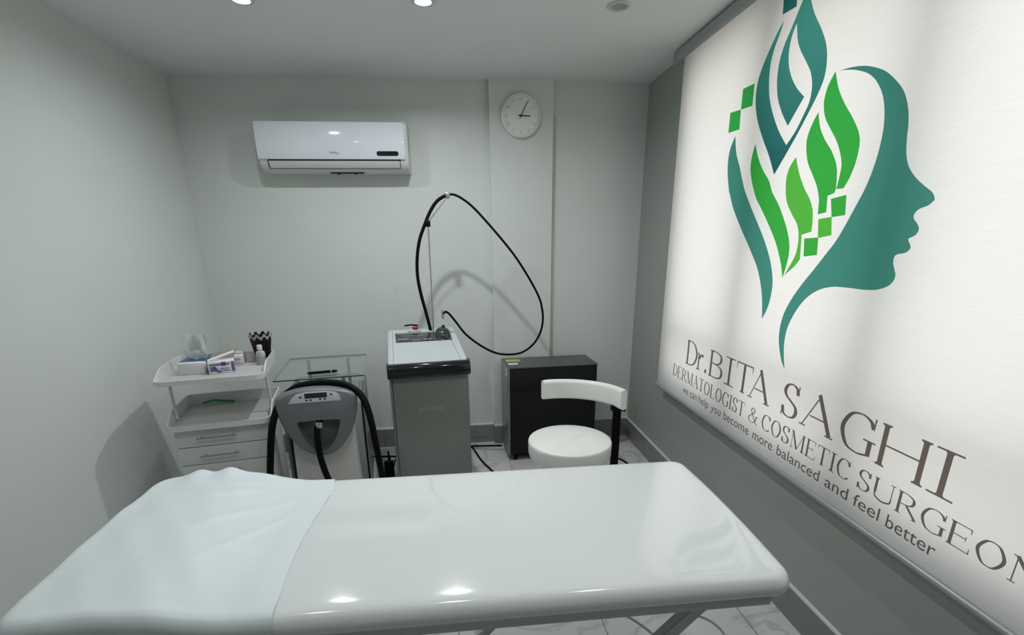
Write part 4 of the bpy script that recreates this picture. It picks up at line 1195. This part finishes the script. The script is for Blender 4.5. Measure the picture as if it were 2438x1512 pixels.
# brown cup
cp = thing('paper_cup', 'dark brown flared paper cup with a jagged white rim', 'cup', kw(.186, .305, ZT))
bm = BM()
seg = 40
prof = [(.032, 0), (.033, .002), (.056, .142)]
rg_ = []
for (r, z) in prof: rg_.append([bm.verts.new((r * cos(2 * pi * i / seg), r * sin(2 * pi * i / seg), z + (0.008 * (1 if (i // 2) % 2 else -1) if z > .1 else 0))) for i in range(seg)])
for a, b in zip(rg_, rg_[1:]): bridge(bm, a, b)
bm.faces.new(rg_[0][::-1])
bmesh.ops.solidify(bm, geom=bm.faces[:], thickness=.0015)
obj('cup_wall', bm, M['cup'], cp)
bm = BM(); a_ = []
for (r, dz) in ((.0543, -.012), (.0568, .006)):
    a_.append([bm.verts.new((r * cos(2 * pi * i / seg), r * sin(2 * pi * i / seg), .138 + dz + 0.007 * (1 if (i // 2) % 2 else -1))) for i in range(seg)])
bridge(bm, a_[0], a_[1]); bmesh.ops.solidify(bm, geom=bm.faces[:], thickness=-.001)
obj('rim', bm, M['paper'], cp)
# clear bottle
bt = thing('liquid_bottle', 'small clear plastic bottle in front of the brown cup', 'bottle', kw(.188, .225, ZT))
bm = BM(); lathe(bm, [(0, 0), (.021, 0), (.023, .004), (.023, .055), (.020, .066), (.011, .072), (.011, .078), (0, .078)], 28)
obj('bottle_body', bm, M['bottle'], bt)
bm = BM(); lathe(bm, [(.013, .076), (.013, .098), (.011, .101), (0, .101)], 20)
obj('cap', bm, M['white_plastic'], bt)
bm = BM(); lathe(bm, [(.0234, .012), (.0234, .030)], 28)
obj('label', bm, M['print_grey'], bt)
# green strap on the lower tray
gs = thing('rubber_strap', 'green rubber strap lying at the back of the lower tray', 'strap', kw(-.075, .335, .6955), KR)
bm = BM(); tube(bm, catmull([(-.075, 0, .012), (-.05, -.012, .022), (-.02, 0, .024), (.01, .012, .014), (.07, .008, .008)], 6), .008, 10, flat=.7)
obj('strap_band', bm, M['greenstrap'], gs)

# ------------------------------------------------------------------ cables and adapter on the floor
def cable(label, pts, r, mm='black'):
    p0 = pts[0]
    t = [(p[0] - p0[0], p[1] - p0[1], p[2] if len(p) > 2 else r) for p in pts]
    bm = BM(); tube(bm, catmull(t, 8), r, 8)
    o = obj('floor_cable', bm, M[mm], None); o.location = (p0[0], p0[1], 0)
    tag(o, label, 'cable')
cable('black cable running straight to the black box unit behind the laser machine', [(.04, 3.58), (.12, 3.57), (.22, 3.562), (.30, 3.555)], .0065)
cable('black cable curving forward across the tiles right of the laser machine', [(.045, 3.55), (.075, 3.53), (.125, 3.312), (.185, 3.14), (.26, 2.95), (.36, 2.80), (.52, 2.72)], .0065)
cable('black cable along the skirting between skin cooler and laser machine', [(-.66, 3.47), (-.56, 3.462), (-.49, 3.453), (-.42, 3.45), (-.30, 3.46)], .006)
cable('black cable end on the floor behind the stool post', [(1.06, 3.27), (1.10, 3.232), (1.15, 3.14), (1.16, 2.95), (1.05, 2.80)], .006)
cable('grey cable looping over the tiles beside the left of the bed leg', [(.60, 1.72), (.67, 1.647), (.706, 1.595), (.731, 1.541), (.74, 1.42), (.66, 1.25)], .004, 'greycable')
cable('grey cable looping over the tiles near the right skirting', [(.90, 1.66), (.977, 1.611), (1.008, 1.564), (1.014, 1.508), (.99, 1.42), (.9, 1.3)], .004, 'greycable')
pa = thing('power_adapter', 'black power adapter block hanging by the glass table side', 'adapter', (-.50, 3.10, 0))
bm = BM(); box(bm, -.03, .03, -.02, .02, 0.0, .13, bevel=.006)
obj('block', bm, M['black'], pa)
bm = BM(); tube(bm, catmull([(0, 0, .125), (.0, .01, .16), (-.005, .05, .18), (-.01, .12, .10), (.0, .16, .006), (0, .3, .006)], 6), .005, 8)
obj('cord', bm, M['black'], pa)
